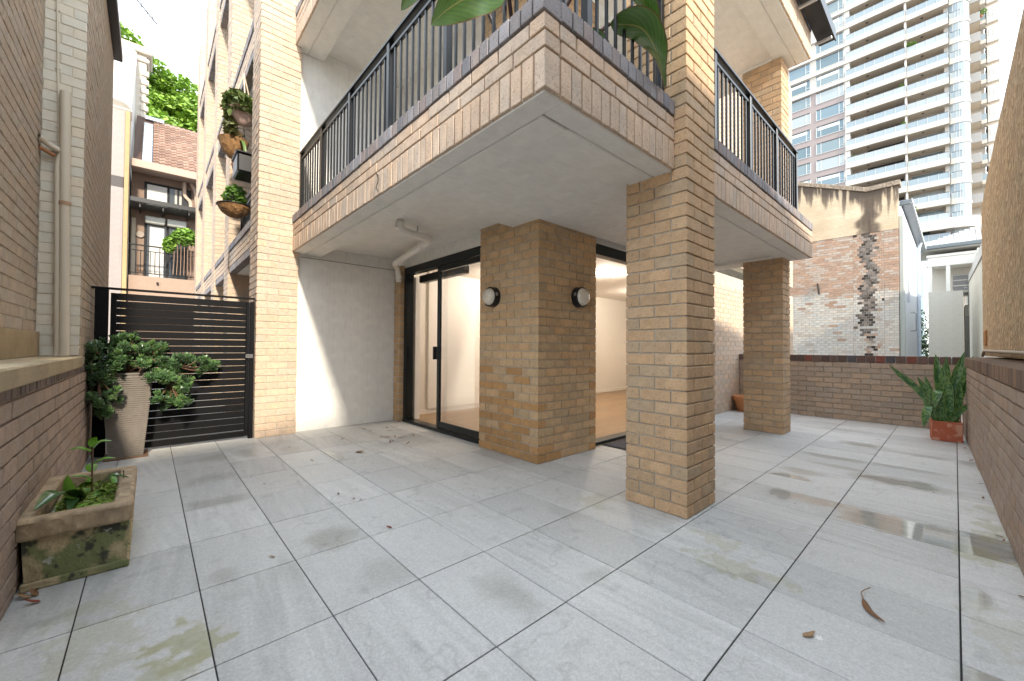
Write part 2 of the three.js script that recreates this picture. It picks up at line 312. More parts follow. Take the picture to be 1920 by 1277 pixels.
// ------------------------------------------------------------------ brick column, pier, far column
const CX0 = -1.688, CX1 = -1.218, CZ0 = -3.17, CZ1 = -2.70;
{
  const t = thing('brick_column', 'square tan brick column standing out on the terrace, carrying the balcony corner', 'column');
  const L = []; ringCourses(L, CX0, CX1, CZ0, CZ1, 0.004, 61, 'tan', 0);
  layBricks(t, L, 300); bx('mortar_core', t, mortarMid, CX0 + 0.010, CX1 - 0.010, 0.0, 5.2, CZ0 + 0.010, CZ1 - 0.010, 0.001);
}
const PX0 = -3.72, PX1 = -2.77, PZ0 = -3.805, PZ1 = -2.855;
{
  const t = thing('brick_pier', 'wide tan brick pier with a round light on each visible face', 'pier');
  const L = []; ringCourses(L, PX0, PX1, PZ0, PZ1, 0.004, 30, (f, q, y) => (f === 'z' && y < 0.95 && rnd() < 1.15 - y * 0.95) || (f === 'x' && y < 0.30 && rnd() < 0.25) ? 'tanStained' : 'tanPier', 0);
  ringCourses(L, PX0, PX1, PZ0, PZ1, 2.76, 28, 'tan', 0);
  layBricks(t, L, 300); bx('mortar_core', t, mortarMat, PX0 + 0.007, PX1 - 0.007, 0.0, 5.15, PZ0 + 0.007, PZ1 - 0.007, 0.001);
}
{
  const t = thing('brick_column', 'slimmer tan brick column at the far end of the terrace before the low wall', 'column');
  const L = []; ringCourses(L, -2.05, -1.56, -6.70, -6.35, 0.004, 61, 'tan', 0);
  layBricks(t, L, 300); bx('mortar_core', t, mortarMid, -2.040, -1.570, 0.0, 5.2, -6.690, -6.360, 0.001);
}
// ------------------------------------------------------------------ the two balconies
const FX = -1.303, FZ = -1.375, FE = -6.72, WX = -5.85;
const soldier = (L, ax, a, b, f, sg, y, k, o = {}) => courses(L, ax, a, b, f, sg, y, 1, k, { len: 0.076, ht: 0.19, ...o });
function balcony(y, label, max) {
  const t = thing('balcony', label, 'balcony');
  const L = [];
  for (const [ax, a, b, f] of [['x', WX + 0.004, FX, FZ], ['z', CZ1 + 0.006, FZ - BD - J, FX], ['z', FE, CZ0 - 0.006, FX]]) {
    const k = ax === 'x' ? 'cream' : 'cream', e = f + (ax === 'x' ? 0 : 0);
    soldier(L, ax, a, b, e, 1, y, k); courses(L, ax, a, b, e, 1, y + 0.20, 2, k);
    courses(L, ax, a, b, e + 0.008, 1, y + 0.374, 1, 'blue', { len: 0.076, ht: 0.10, dep: 0.17, name: 'cap_brick' });
  }
  soldier(L, 'x', -2.80, FX - BD - J, FE, -1, y, 'cream', { hide: true }); courses(L, 'x', -2.80, FX - BD - J, FE, -1, y + 0.20, 3, 'cream', { hide: true });
  layBricks(t, L, max);
  const core = mergeGeometries([geoBox(WX, FX - 0.015, y + 0.002, y + 0.372, FZ - 0.104, FZ - 0.015), geoBox(FX - 0.104, FX - 0.015, y + 0.002, y + 0.372, CZ1 + 0.002, FZ - 0.105), geoBox(FX - 0.104, FX - 0.015, y + 0.002, y + 0.372, FE + 0.006, CZ0 - 0.002), geoBox(-2.80, FX - 0.105, y + 0.002, y + 0.372, FE + 0.006, FE + 0.104)]);
  mesh('mortar_core', core, mortarDark, t);
  // plastered slab: edge beams, cross beams and coffered ceiling, with a drip groove
  const lo = y - 0.006, hi = y + 0.13, top = y + 0.35;
  bx('ceiling_slab', t, mWhite, -6.0, FX - 0.106, hi, top, -2.93, FZ - 0.106, 0); bx('ceiling_slab', t, mWhite, -2.84, FX - 0.106, hi, top, FE + 0.106, -2.931, 0);
  const beam = (x0, x1, z0, z1, d = 0) => bx('edge_beam', t, mWhite, x0, x1, lo - d, hi - 0.001, z0, z1, 0.006);
  beam(-5.945, FX - 0.022, -1.54, FZ - 0.022); beam(-5.945, FX - 0.18, -1.76, -1.552); bx('groove_bed', t, mWhite, -5.945, FX - 0.18, lo + 0.012, hi - 0.002, -1.5525, -1.5395, 0);
  beam(FX - 0.16, FX - 0.022, FE + 0.022, -1.5415); beam(FX - 0.36, FX - 0.172, FE + 0.022, -1.7615); bx('groove_bed', t, mWhite, FX - 0.1725, FX - 0.1595, lo + 0.012, hi - 0.002, FE + 0.022, -1.5415, 0);
  bx('ceiling_panel', t, mWhite, -3.15, -1.6635, lo + 0.035, hi - 0.001, -2.853, -1.7615, 0.002); bx('ceiling_panel', t, mWhite, -2.768, -1.6635, lo + 0.035, hi - 0.001, FE + 0.381, -2.854, 0.002); beam(-2.82, -1.6635, FE + 0.022, FE + 0.38); 
  return t;
}
balcony(2.405, 'first floor brick balcony with blue grey cap bricks and white coffered underside', 300);
balcony(5.17, 'upper brick balcony above the railings with a plain pale underside', 120);
{ // dark metal edge along the upper balcony
  const t = thing('roof_gutter', 'dark metal box gutter along the top of the upper balcony', 'gutter');
  bx('gutter_body', t, mBlack, -1.28, -1.10, 5.52, 5.60, -7.1, -1.2, 0.004); bx('gutter_lip', t, mBlack, -1.10, -1.085, 5.50, 5.66, -7.1, -1.2, 0.002);
  for (let z = -6.9; z < -1.5; z += 0.9) bx('bracket', t, M([0.5, 0.5, 0.5], { roughness: 0.4, metalness: 0.6 }), -1.29, -1.10, 5.44, 5.47, z - 0.02, z + 0.02, 0.002);
}
function railing(label, ax, a, b, f, y, h, step = 0.098, postEvery = 9, group) {
  const t = thing('balcony_railing', label, 'railing', group);
  const put = (n, p0, p1, y0, y1, hw, bev = 0.003) => ax === 'x' ? bx(n, t, mRail, p0, p1, y0, y1, f - hw, f + hw, bev) : bx(n, t, mRail, f - hw, f + hw, y0, y1, p0, p1, bev);
  put('handrail', a, b, y + h - 0.03, y + h, 0.032, 0.006); put('top_rail', a, b, y + h - 0.105, y + h - 0.075, 0.014); put('bottom_rail', a, b, y + 0.035, y + 0.06, 0.014);
  const n = Math.round((b - a) / step);
  for (let i = 0; i <= n; i++) { const p = a + (b - a) * i / n, post = i % postEvery === 0 || i === n;
    post ? put('post', p - 0.024 + (i === 0 ? 0.024 : 0) - (i === n ? 0.024 : 0), p + 0.024 + (i === 0 ? 0.024 : 0) - (i === n ? 0.024 : 0), y, y + h - 0.031, 0.024) : put('baluster', p - 0.0085, p + 0.0085, y + 0.0605, y + h - 0.1055, 0.0085, 0.001); }
  return t;
}
railing('long black metal railing over the white wall side of the balcony', 'x', WX + 0.01, -1.41, -1.47, 2.88, 0.86);
railing('short black metal railing between the balcony corner and the front column', 'z', CZ1 + 0.03, -1.52, -1.385, 2.88, 0.86);
railing('black metal railing between the two brick columns on the balcony', 'z', -6.25, CZ0 - 0.02, -1.385, 2.88, 0.86);

// ------------------------------------------------------------------ flat behind: walls, doors, room
{
  const t = thing('white_wall', 'smooth white rendered wall under the balcony beside the sliding door', 'wall');
  bx('rendered_face', t, mWhite, -6.2, -5.95, 0, 2.55, -2.93, -1.456, 0.003);
  bx('sill_strip', t, M([0.25, 0.25, 0.24]), -5.95, -5.946, 2.36, 2.37, -2.88, -1.5, 0.001);
  const u = thing('white_wall', 'white rendered wall of the upper balcony behind the railing', 'wall');
  bx('rendered_face', u, mWhite, -6.2, -5.955, 2.56, 5.32, -2.95, -1.456, 0.003);
}
{
  const t = thing('brick_jamb', 'narrow strip of tan brick beside the sliding door', 'jamb');
  const L = [];
  for (let r = 0; r < 28; r++) { const y = 0.004 + r * CO + BH / 2, s = r % 2 ? 0.075 : 0.115; L.push({ c: [-5.945 + s / 2, y, -2.905], s: [s, BH, 0.09], n: [[0, 0, 1]], k: 'tanPier' }, { c: [-5.945 + s + 0.01 + (0.18 - s) / 2, y, -2.905], s: [0.18 - s, BH, 0.09], n: [[0, 0, 1]], k: 'tanPier' }); }
  layBricks(t, L); bx('mortar_core', t, mortarMat, -5.944, -5.76, 0, 2.412, -2.945, -2.866, 0);
}
const mFrame = M([0.012, 0.018, 0.021], { roughness: 0.3, metalness: 0.4 });
{
  const t = thing('sliding_door', 'black framed glass sliding door beside the white wall, one leaf slid open', 'door');
  const z = -2.985, F = (n, x0, x1, y0, y1, d = 0.05, zz = z) => bx(n, t, mFrame, x0, x1, y0, y1, zz - d, zz + d, 0.004);
  F('head', -5.745, PX0 - 0.002, 2.27, 2.375, 0.06); F('sill', -5.745, PX0 - 0.002, 0.0, 0.045, 0.07); F('jamb', -5.745, -5.655, 0.0455, 2.2695, 0.06); F('jamb', PX0 - 0.05, PX0 - 0.002, 0.0455, 2.2695, 0.06);
  const leaf = (zz, nm) => {
    F('stile', -4.80, -4.735, 0.05, 2.265, 0.018, zz); F('stile', PX0 - 0.11, PX0 - 0.052, 0.05, 2.265, 0.018, zz); F('top_rail', -4.7345, PX0 - 0.1105, 2.19, 2.265, 0.018, zz); F('bottom_rail', -4.7345, PX0 - 0.1105, 0.05, 0.14, 0.018, zz);
    bx(nm, t, mGlass, -4.7345, PX0 - 0.1105, 0.1405, 2.1895, zz - 0.003, zz + 0.003, 0);
  };
  leaf(z + 0.026, 'glass_pane');
  bx('glass_pane', t, mGlass, -4.8245, PX0 - 0.112, 0.1405, 2.1895, z - 0.027, z - 0.021, 0);
  F('stile', -4.875, -4.825, 0.05, 2.265, 0.018, z - 0.024);
  for (const x of [-4.87, -4.77]) F('handle', x - 0.015, x + 0.015, 0.98, 1.16, 0.028, z + 0.03); F('handle', -5.655, -5.63, 0.98, 1.16, 0.03, z);
  const w = thing('white_wall', 'white lintel wall over the black framed sliding door', 'wall'); bx('lintel_face', w, mWhite, -5.76, PX0 - 0.004, 2.379, 2.56, -3.1, -2.935, 0.003);
  const d = thing('sliding_door', 'black framed glass sliding door facing the front column, standing open', 'door'), x = -2.90;
  const G = (n, z0, z1, y0, y1, h = 0.05, xx = x) => bx(n, d, mFrame, xx - h, xx + h, y0, y1, z0, z1, 0.004);
  G('head', -5.70, PZ0 - 0.003, 2.27, 2.395, 0.06); G('sill', -5.70, PZ0 - 0.003, 0, 0.045, 0.07); G('jamb', PZ0 - 0.045, PZ0 - 0.003, 0.0455, 2.2695); G('jamb', -5.70, -5.65, 0.0455, 2.2695);
  G('stile', -4.80, -4.74, 0.05, 2.265, 0.02, x + 0.02); G('stile', -5.645, -5.59, 0.05, 2.265, 0.02, x + 0.02); G('top_rail', -5.5895, -4.8005, 2.19, 2.265, 0.02, x + 0.02); G('bottom_rail', -5.5895, -4.8005, 0.05, 0.14, 0.02, x + 0.02);
  bx('glass_pane', d, mGlass, x + 0.017, x + 0.023, 0.1405, 2.1895, -5.5895, -4.8005, 0);
  const w2 = thing('white_wall', 'white lintel wall over the open sliding door facing the column', 'wall'); bx('lintel_face', w2, mWhite, -3.05, -2.845, 2.40, 2.56, -5.72, PZ0 - 0.004, 0.003);
}
{ // the room
  const r = structure('room_shell', 'cream painted living room seen through the glass doors', 'room');
  bx('wall', r, mRoom, -6.35, -6.1, 0, 2.52, -10.4, -2.96, 0); bx('wall', r, mRoom, -6.1, -3.0, 0, 2.52, -10.4, -10.2, 0); bx('ceiling', r, mRoomCeil, -6.35, -3.0, 2.45, 2.52, -10.19, -2.99, 0);
  bx('inner_face', r, mRoom, -3.05, -3.0, 0, 2.449, -10.19, -5.72, 0); bx('wall_return', r, mRoom, -6.099, -5.765, 0.0, 2.449, -3.1, -2.96, 0); bx('wall_panel', r, mRoom, -6.0995, -6.06, 0.09, 2.449, -4.6, -3.55, 0.003);
  bx('skirting', r, M([0.8, 0.76, 0.7], { roughness: 0.5 }), -6.0995, -6.082, 0.012, 0.09, -10.19, -3.11, 0.003);
  bx('door_stop', r, M([0.8, 0.76, 0.7], { roughness: 0.5 }), -5.80, -5.72, 0.012, 2.26, -3.20, -3.11, 0.003);
  bx('socket_plate', r, M([0.85, 0.85, 0.83], { roughness: 0.4 }), -6.0995, -6.088, 0.28, 0.36, -5.36, -5.24, 0.003); bx('switch_plate', r, M([0.85, 0.85, 0.83], { roughness: 0.4 }), -6.0995, -6.088, 1.05, 1.17, -5.10, -5.02, 0.003);
  bx('subfloor', r, M([0.2, 0.13, 0.07]), -6.2, -2.845, -0.1, -0.012, -10.2, -3.0, 0);
  const woods = [0, 1, 2, 3].map((i) => M([[0.46, 0.30, 0.165], [0.50, 0.33, 0.18], [0.42, 0.27, 0.145], [0.48, 0.31, 0.16]][i], { roughness: 0.32, map: woodMap() }));
  for (let i = 0; i < 25; i++) { let z = -10.18; const x0 = -6.09 + i * 0.1305; let first = rr(0.6, 2.4); while (z < -3.06) { const z1 = Math.min(z + first, -3.06); bx('floorboard', r, woods[Math.floor(rnd() * 4)], x0, x0 + 0.129, -0.011, 0.011, z, z1 - 0.002, 0.001); z = z1; first = rr(1.4, 2.4); } }
  const b = thing('blind_box', 'black roller blind box inside the head of the sliding door', 'blind'); bx('blind_case', b, mBlack, -5.60, -4.40, 2.15, 2.262, -3.20, -3.10, 0.01);
  for (const [x, z] of [[-4.03, -5.83], [-5.2, -4.6], [-4.6, -8.2]]) {
    const l = thing('downlight', 'small round ceiling downlight glowing inside the room', 'downlight', 'ceiling downlights in the room', [x, 2.45, z]);
    mesh('housing', new THREE.CylinderGeometry(0.055, 0.055, 0.055, 20, 1, true), M([0.8, 0.8, 0.8]), l, [0, -0.028, 0]);
    mesh('lamp_face', new THREE.CylinderGeometry(0.045, 0.045, 0.01, 20), M([1, 0.9, 0.7], { emissive: new THREE.Color(1, 0.78, 0.5), emissiveIntensity: 2 }), l, [0, -0.045, 0]);
    const s = new THREE.PointLight(new THREE.Color(1, 0.88, 0.74), 1.3, 0, 2); s.position.set(0, -0.12, 0); s.castShadow = true; s.shadow.radius = 2; l.add(s);
  }
  const m = thing('door_mat', 'grey speckled door mat outside the open sliding door', 'mat'); const mm = M([0.16, 0.16, 0.18], { map: tex(128, 128, (u, v) => { const k = hash(Math.floor(u * 128), Math.floor(v * 128), 5) > 0.6 ? 0.95 : 0.35; return [k, k, k * 1.04]; }), bumpMap: grainBump, bumpScale: 0.004 });
  bx('pile', m, mm, -2.80, -2.42, 0.002, 0.014, -4.75, -4.02, 0.004); bx('edging', m, M([0.02, 0.02, 0.022]), -2.82, -2.40, 0.001, 0.009, -4.77, -4.0, 0.003);
}
function woodMap() { return tex(128, 512, (u, v) => { const n = fbm(u * 24, v * 6, 24, 4, 80 + Math.floor(rnd() * 0)), k = 0.84 + 0.22 * (n - 0.5); return [k, k * 0.99, k * 0.97]; }); }
{ // brick flank beyond the door
  const t = thing('brick_wall', 'sunlit tan brick flank wall of the flats running past the low end wall', 'wall');
  const L = []; courses(L, 'z', -12.4, -5.72, -2.82, 1, 0.004, 27, 'cream'); courses(L, 'z', -12.4, -5.0, -2.82, 1, 2.76, 60, 'cream', { });
  layBricks(t, L, 300); bx('mortar_core', t, mortarMid, -3.0, -2.826, 0, 2.52, -12.4, -5.72, 0); bx('mortar_core', t, mortarMid, -3.0, -2.826, 2.75, 8.0, -12.4, -4.9, 0);
  bx('frieze', t, mWhite, -3.0, -2.822, 2.33, 2.53, FE - 0.02, -5.73, 0.002); bx('end_return', t, mortarMid, -6.3, -3.001, 0, 8, -12.4, -12.2, 0);
}
{ // first floor flat behind the railing
  const t = thing('upper_flat', 'first floor flat front with white framed glass doors behind the balcony railing', 'facade');
  bx('back_wall', t, M([0.52, 0.37, 0.24], { map: brickMap }), -5.95, PX0 - 0.002, 2.76, 5.30, -3.2, -3.05, 0); bx('head_wall', t, mWhite, -5.954, PX0 - 0.002, 4.80, 5.32, -3.049, -2.925, 0.002);
  for (const x of [-5.4, -4.6]) { const w = bx('glass_door', t, PH([0.03, 0.03, 0.032], { roughness: 0.45 }), x, x + 0.72, 2.84, 4.75, -3.049, -3.03, 0); for (const q of [-0.39, 0.39]) mesh('stile', cbox(0.06, 1.95, 0.05, 0.004), mPVC, w, [q, 0, 0.02]); mesh('rail', cbox(0.72, 0.07, 0.05, 0.004), mPVC, w, [0, 0.98, 0.02]); }
  bx('roof_slab', t, mWhite, -6.2, -2.9, 5.70, 5.9, -12.2, -1.5, 0);
  const s = thing('folding_chair', 'brown folding chair on the balcony behind the railing', 'chair', null, [-2.6, 2.76, -2.1], 0.5);
  const mc = M([0.30, 0.24, 0.18]); bx('seat', s, mc, -0.22, 0.22, 0.42, 0.45, -0.22, 0.22); bx('backrest', s, mc, -0.22, 0.22, 0.55, 0.86, -0.24, -0.21); for (const [a, b] of [[-0.2, -0.2], [0.2, -0.2], [-0.2, 0.2], [0.2, 0.2]]) bx('leg', s, mc, a - 0.015, a + 0.015, 0, b < 0 ? 0.549 : 0.419, b - 0.015, b + 0.015);
}
// waste pipe under the ceiling
{
  const t = thing('waste_pipe', 'white plastic waste pipe with two elbows under the balcony ceiling', 'pipe');
  mesh('pipe_run', pipeGeo([[-4.05, 2.53, -2.0], [-4.05, 2.43, -2.0], [-4.15, 2.42, -2.45], [-5.45, 2.36, -2.62], [-5.72, 2.35, -2.80], [-5.72, 2.15, -2.82]], 0.042, 0.07), mPVC, t);
  for (const p of [[-4.05, 2.475, -2.0, 0, 0], [-4.42, 2.408, -2.485, 0, 1.45], [-5.72, 2.22, -2.818, 0, 0]]) { const c = mesh('collar', new THREE.CylinderGeometry(0.05, 0.05, 0.06, 16), mPVC, t, p.slice(0, 3)); c.rotation.z = p[4]; }
  mesh('hanger_clip', cbox(0.02, 0.16, 0.012, 0.002), M([0.6, 0.6, 0.6], { metalness: 0.7, roughness: 0.4 }), t, [-4.11, 2.47, -2.25]);
}
function bulkhead(label, at, turn) {
  const t = thing('wall_light', label, 'wall light', 'round lights on the brick pier', at, turn);
  const b = mesh('base_ring', new THREE.CylinderGeometry(0.108, 0.112, 0.06, 32), mBlack, t, [0, 0, 0.03]); b.rotation.x = Math.PI / 2;
  const pts = []; for (let i = 0; i <= 10; i++) { const a = i / 10 * Math.PI / 2; pts.push(new THREE.Vector2(0.096 * Math.cos(a) + 0.0005, 0.075 * Math.sin(a))); }
  const d = mesh('glass_dome', new THREE.LatheGeometry(pts, 32), PH([0.66, 0.60, 0.50], { roughness: 0.25, clearcoat: 0.8, clearcoatRoughness: 0.08, bumpMap: tex(64, 8, (u) => 0.5 + 0.5 * Math.sin(u * Math.PI * 2 * 20), false), bumpScale: 0.003 }), t, [0, 0, 0.06]); d.rotation.x = Math.PI / 2;
  mesh('guard_ring', new THREE.TorusGeometry(0.101, 0.009, 8, 40), mBlack, t, [0, 0, 0.064]);
  for (const a of [0.2, Math.PI - 0.2]) { const s = mesh('clip', cbox(0.022, 0.035, 0.03, 0.003), M([0.3, 0.3, 0.3], { metalness: 0.8, roughness: 0.3 }), t, [0.108 * Math.cos(a), 0.108 * Math.sin(a), 0.05]); s.rotation.z = a; }
}
bulkhead('round bulkhead light with black ring on the pier face beside the sliding door', [-3.46, 1.715, PZ1 + 0.002], 0);
bulkhead('round bulkhead light with black ring on the pier face toward the front column', [PX1 + 0.002, 1.705, -3.47], Math.PI / 2);
{ const t = thing('ceiling_light', 'small white round light on the balcony underside behind the column', 'ceiling light', null, [-2.05, 2.535, -3.72]); mesh('diffuser', new THREE.SphereGeometry(0.085, 20, 12, 0, 7, Math.PI / 2, Math.PI / 2), PH([0.85, 0.85, 0.83], { roughness: 0.3 }), t); mesh('base_ring', new THREE.CylinderGeometry(0.095, 0.095, 0.02, 24), mPVC, t, [0, -0.005, 0]); }
{ const t = thing('wire_hook', 'thin dark wire hook on the balcony brick edge', 'hook'); mesh('wire', tubeGeo([[-3.17, 2.56, FZ + 0.004], [-3.15, 2.565, FZ + 0.03], [-3.14, 2.53, FZ + 0.02], [-3.16, 2.50, FZ + 0.012], [-3.17, 2.46, FZ + 0.02], [-3.15, 2.42, FZ + 0.012]], 0.004, 24, 5), M([0.05, 0.04, 0.035]), t); }
// ------------------------------------------------------------------ low walls
{
  const t = thing('low_brick_wall', 'low brown brick garden wall under a sandstone slab coping', 'wall');
  const L = []; courses(L, 'x', -8.4, 0.42, 0.44, -1, 0.004, 1, 'brown', { ht: 0.036 }); courses(L, 'x', -8.4, 0.42, 0.44, -1, 0.05, 10, 'brown');
  courses(L, 'x', -8.4, 0.42, 0.445, -1, 0.910, 1, 'brownDark', { len: 0.076, ht: 0.052, j: 0.012 });
  layBricks(t, L, 300); bx('mortar_core', t, mortarDark, -8.4, 0.42, 0, 0.955, 0.460, 0.67, 0);
  const stone = M([0.50, 0.41, 0.27], { map: roughStone(), bumpMap: grainBump, bumpScale: 0.004 });
  for (const [a, b] of [[-4.88, -3.2], [-3.195, -1.5], [-1.495, 0.42]]) bx('coping_slab', t, stone, a, b, 0.966, 1.058, 0.415, 0.675, 0.008);
}
function roughStone() { return tex(256, 256, (u, v) => { const n = fbm(u * 4, v * 4, 4, 5, 90), s = fbm(u * 2, v * 30, 2, 4, 95); const k = 0.76 + 0.24 * n + 0.10 * (s - 0.5); return [k, k * 0.985, k * 0.96]; }); }
const RA = Math.atan2(0.0317, 1);       // the side wall runs a little off square
{
  const t = thing('low_brick_wall', 'long low brown brick wall with weathered upright cap bricks', 'wall', null, [0.06, 0, -8.5], RA);
  // local: runs along +z from 0 to 9.6, outer face at x = 0 looking to -x
  const L = []; courses(L, 'z', 0, 9.0, 0, -1, 0.004, 11, 'rightWall');
  courses(L, 'z', 0, 9.0, -0.006, -1, 0.951, 1, 'rightCap', { len: 0.076, ht: 0.105, dep: 0.22, name: 'cap_brick' });
  layBricks(t, L, 300); bx('mortar_core', t, mortarDark, 0.018, 0.24, 0, 1.052, 0.0, 9.0, 0);
  bx('ledge', t, M([0.34, 0.30, 0.26], { map: roughMap, bumpMap: grainBump, bumpScale: 0.004 }), 0.2145, 0.46, 0, 1.06, 0.0, 9.0, 0.006);
}
{
  const t = thing('low_brick_wall', 'low tan brick wall across the terrace end with dark mixed cap bricks', 'wall');
  const L = []; courses(L, 'x', -2.815, 0.05, -8.5, 1, 0.004, 11, 'wallTan'); courses(L, 'x', -2.815, 0.05, -8.494, 1, 0.951, 1, 'capMixed', { len: 0.106, ht: 0.105, dep: 0.22, name: 'cap_brick' });
  layBricks(t, L, 300); bx('mortar_core', t, mortarDark, -2.815, 0.05, 0, 1.04, -8.72, -8.517, 0);
}
// ------------------------------------------------------------------ facade of brick piers along the side path
const piers = [[-6.36, WX], [-8.92, -8.42], [-10.95, -10.42], [-13.35, -12.75], [-15.6, -15.0]];
for (const [i, [x0, x1]] of piers.entries()) {
  const t = thing('brick_pier', ['tall tan brick pier beside the black gate and white wall', 'tall tan brick pier behind the hanging baskets', 'tall tan brick pier, third along the side path', 'tall tan brick pier, fourth along the side path', 'tall tan brick pier, fifth and last along the side path'][i], 'pier');
  const L = []; ringCourses(L, x0, x1, -1.45, -0.98, 0.004, 118, 'cream', i); layBricks(t, L, i ? 160 : 300); bx('mortar_core', t, mortarMid, x0 + 0.007, x1 - 0.007, 0, 10.2, -1.443, -0.987, 0);
}
for (let b = 0; b < 4; b++) for (let k = 0; k < 3; k++) {
  const x0 = piers[b + 1][1] + 0.004, x1 = piers[b][0] - 0.004, y = 2.405 + 2.765 * k;
  const storey = ['first floor', 'second floor', 'top floor'][k], place = ['next to the gate pier', 'second along the path', 'third along the path', 'fourth along the path'][b];
  const t = thing('brick_spandrel', `${storey} brick spandrel with blue cap bricks in the bay ${place}`, 'spandrel');
  const L = []; courses(L, 'x', x0, x1, -1.0, 1, y, 1, 'blue', { len: 0.076, ht: 0.10, name: 'cap_brick' }); courses(L, 'x', x0, x1, -1.0, 1, y + 0.11, 3, 'cream'); courses(L, 'x', x0, x1, -0.985, 1, y + 0.37, 1, 'blue', { len: 0.076, ht: 0.105, dep: 0.16, name: 'cap_brick' });
  layBricks(t, L, 120); bx('mortar_core', t, mortarDark, x0, x1, y + 0.004, y + 0.37, -1.106, -1.014, 0); bx('slab', t, mWhite, x0, x1, y - 0.006, y + 0.33, -3.0, -1.112, 0.004);
  if (k < 2) { const w = bx('back_wall', t, M([0.52, 0.37, 0.24], { map: brickMap }), x0 - 0.6, x1 + 0.4, y + 0.331, y + 2.758, -3.1, -2.9, 0); mesh('glass_door', cbox(1.4, 2.0, 0.04, 0), PH([0.02, 0.022, 0.025], { roughness: 0.06 }), w, [0, -0.2, 0.11]); }
  if (k < 2) { const r = railing(`black railing set behind the ${storey} spandrel in the bay ${place}`, 'x', x0 + 0.01, x1 - 0.01, -1.17, y + 0.475, 0.72, 0.1, 99); }
}
{ const t = thing('brick_wall', 'shaded brick ground floor wall behind the piers on the side path', 'wall'); const L = []; courses(L, 'x', -15, -6.365, -2.6, 1, 0.004, 27, 'tan'); layBricks(t, L, 20); bx('mortar_core', t, mortarMid, -15, -6.365, 0, 2.39, -2.8, -2.607, 0); }
// ------------------------------------------------------------------ gate
{
  const t = thing('slatted_gate', 'black horizontal slat gate with posts closing the side path', 'gate'), x = -5.93;
  bx('post', t, mGate, x - 0.03, x + 0.03, 0, 1.735, 0.325, 0.425, 0.004); bx('post', t, mGate, x - 0.03, x + 0.03, 0, 1.70, -0.972, -0.925, 0.004); bx('post', t, mGate, x - 0.022, x + 0.022, 0.04, 1.70, 0.265, 0.31, 0.003); bx('post', t, mGate, x - 0.022, x + 0.022, 0.04, 1.70, -0.918, -0.885, 0.003);
  bx('top_rail', t, mGate, x - 0.035, x + 0.035, 1.735, 1.755, -0.975, 0.49, 0.003); bx('bottom_rail', t, mGate, x - 0.02, x + 0.02, 0.035, 0.10, -0.8845, 0.2645, 0.003);
  for (let i = 0; i < 20; i++) { const y = 0.116 + i * 0.0795; const s = bx('slat', t, mGate, x - 0.009, x + 0.009, y, y + 0.0735, -0.884, 0.264, 0.002); s.rotation.x = rr(-0.002, 0.002); }
  bx('latch', t, M([0.25, 0.25, 0.25], { metalness: 0.8, roughness: 0.35 }), x + 0.023, x + 0.05, 1.0, 1.05, -0.96, -0.88, 0.003);
}
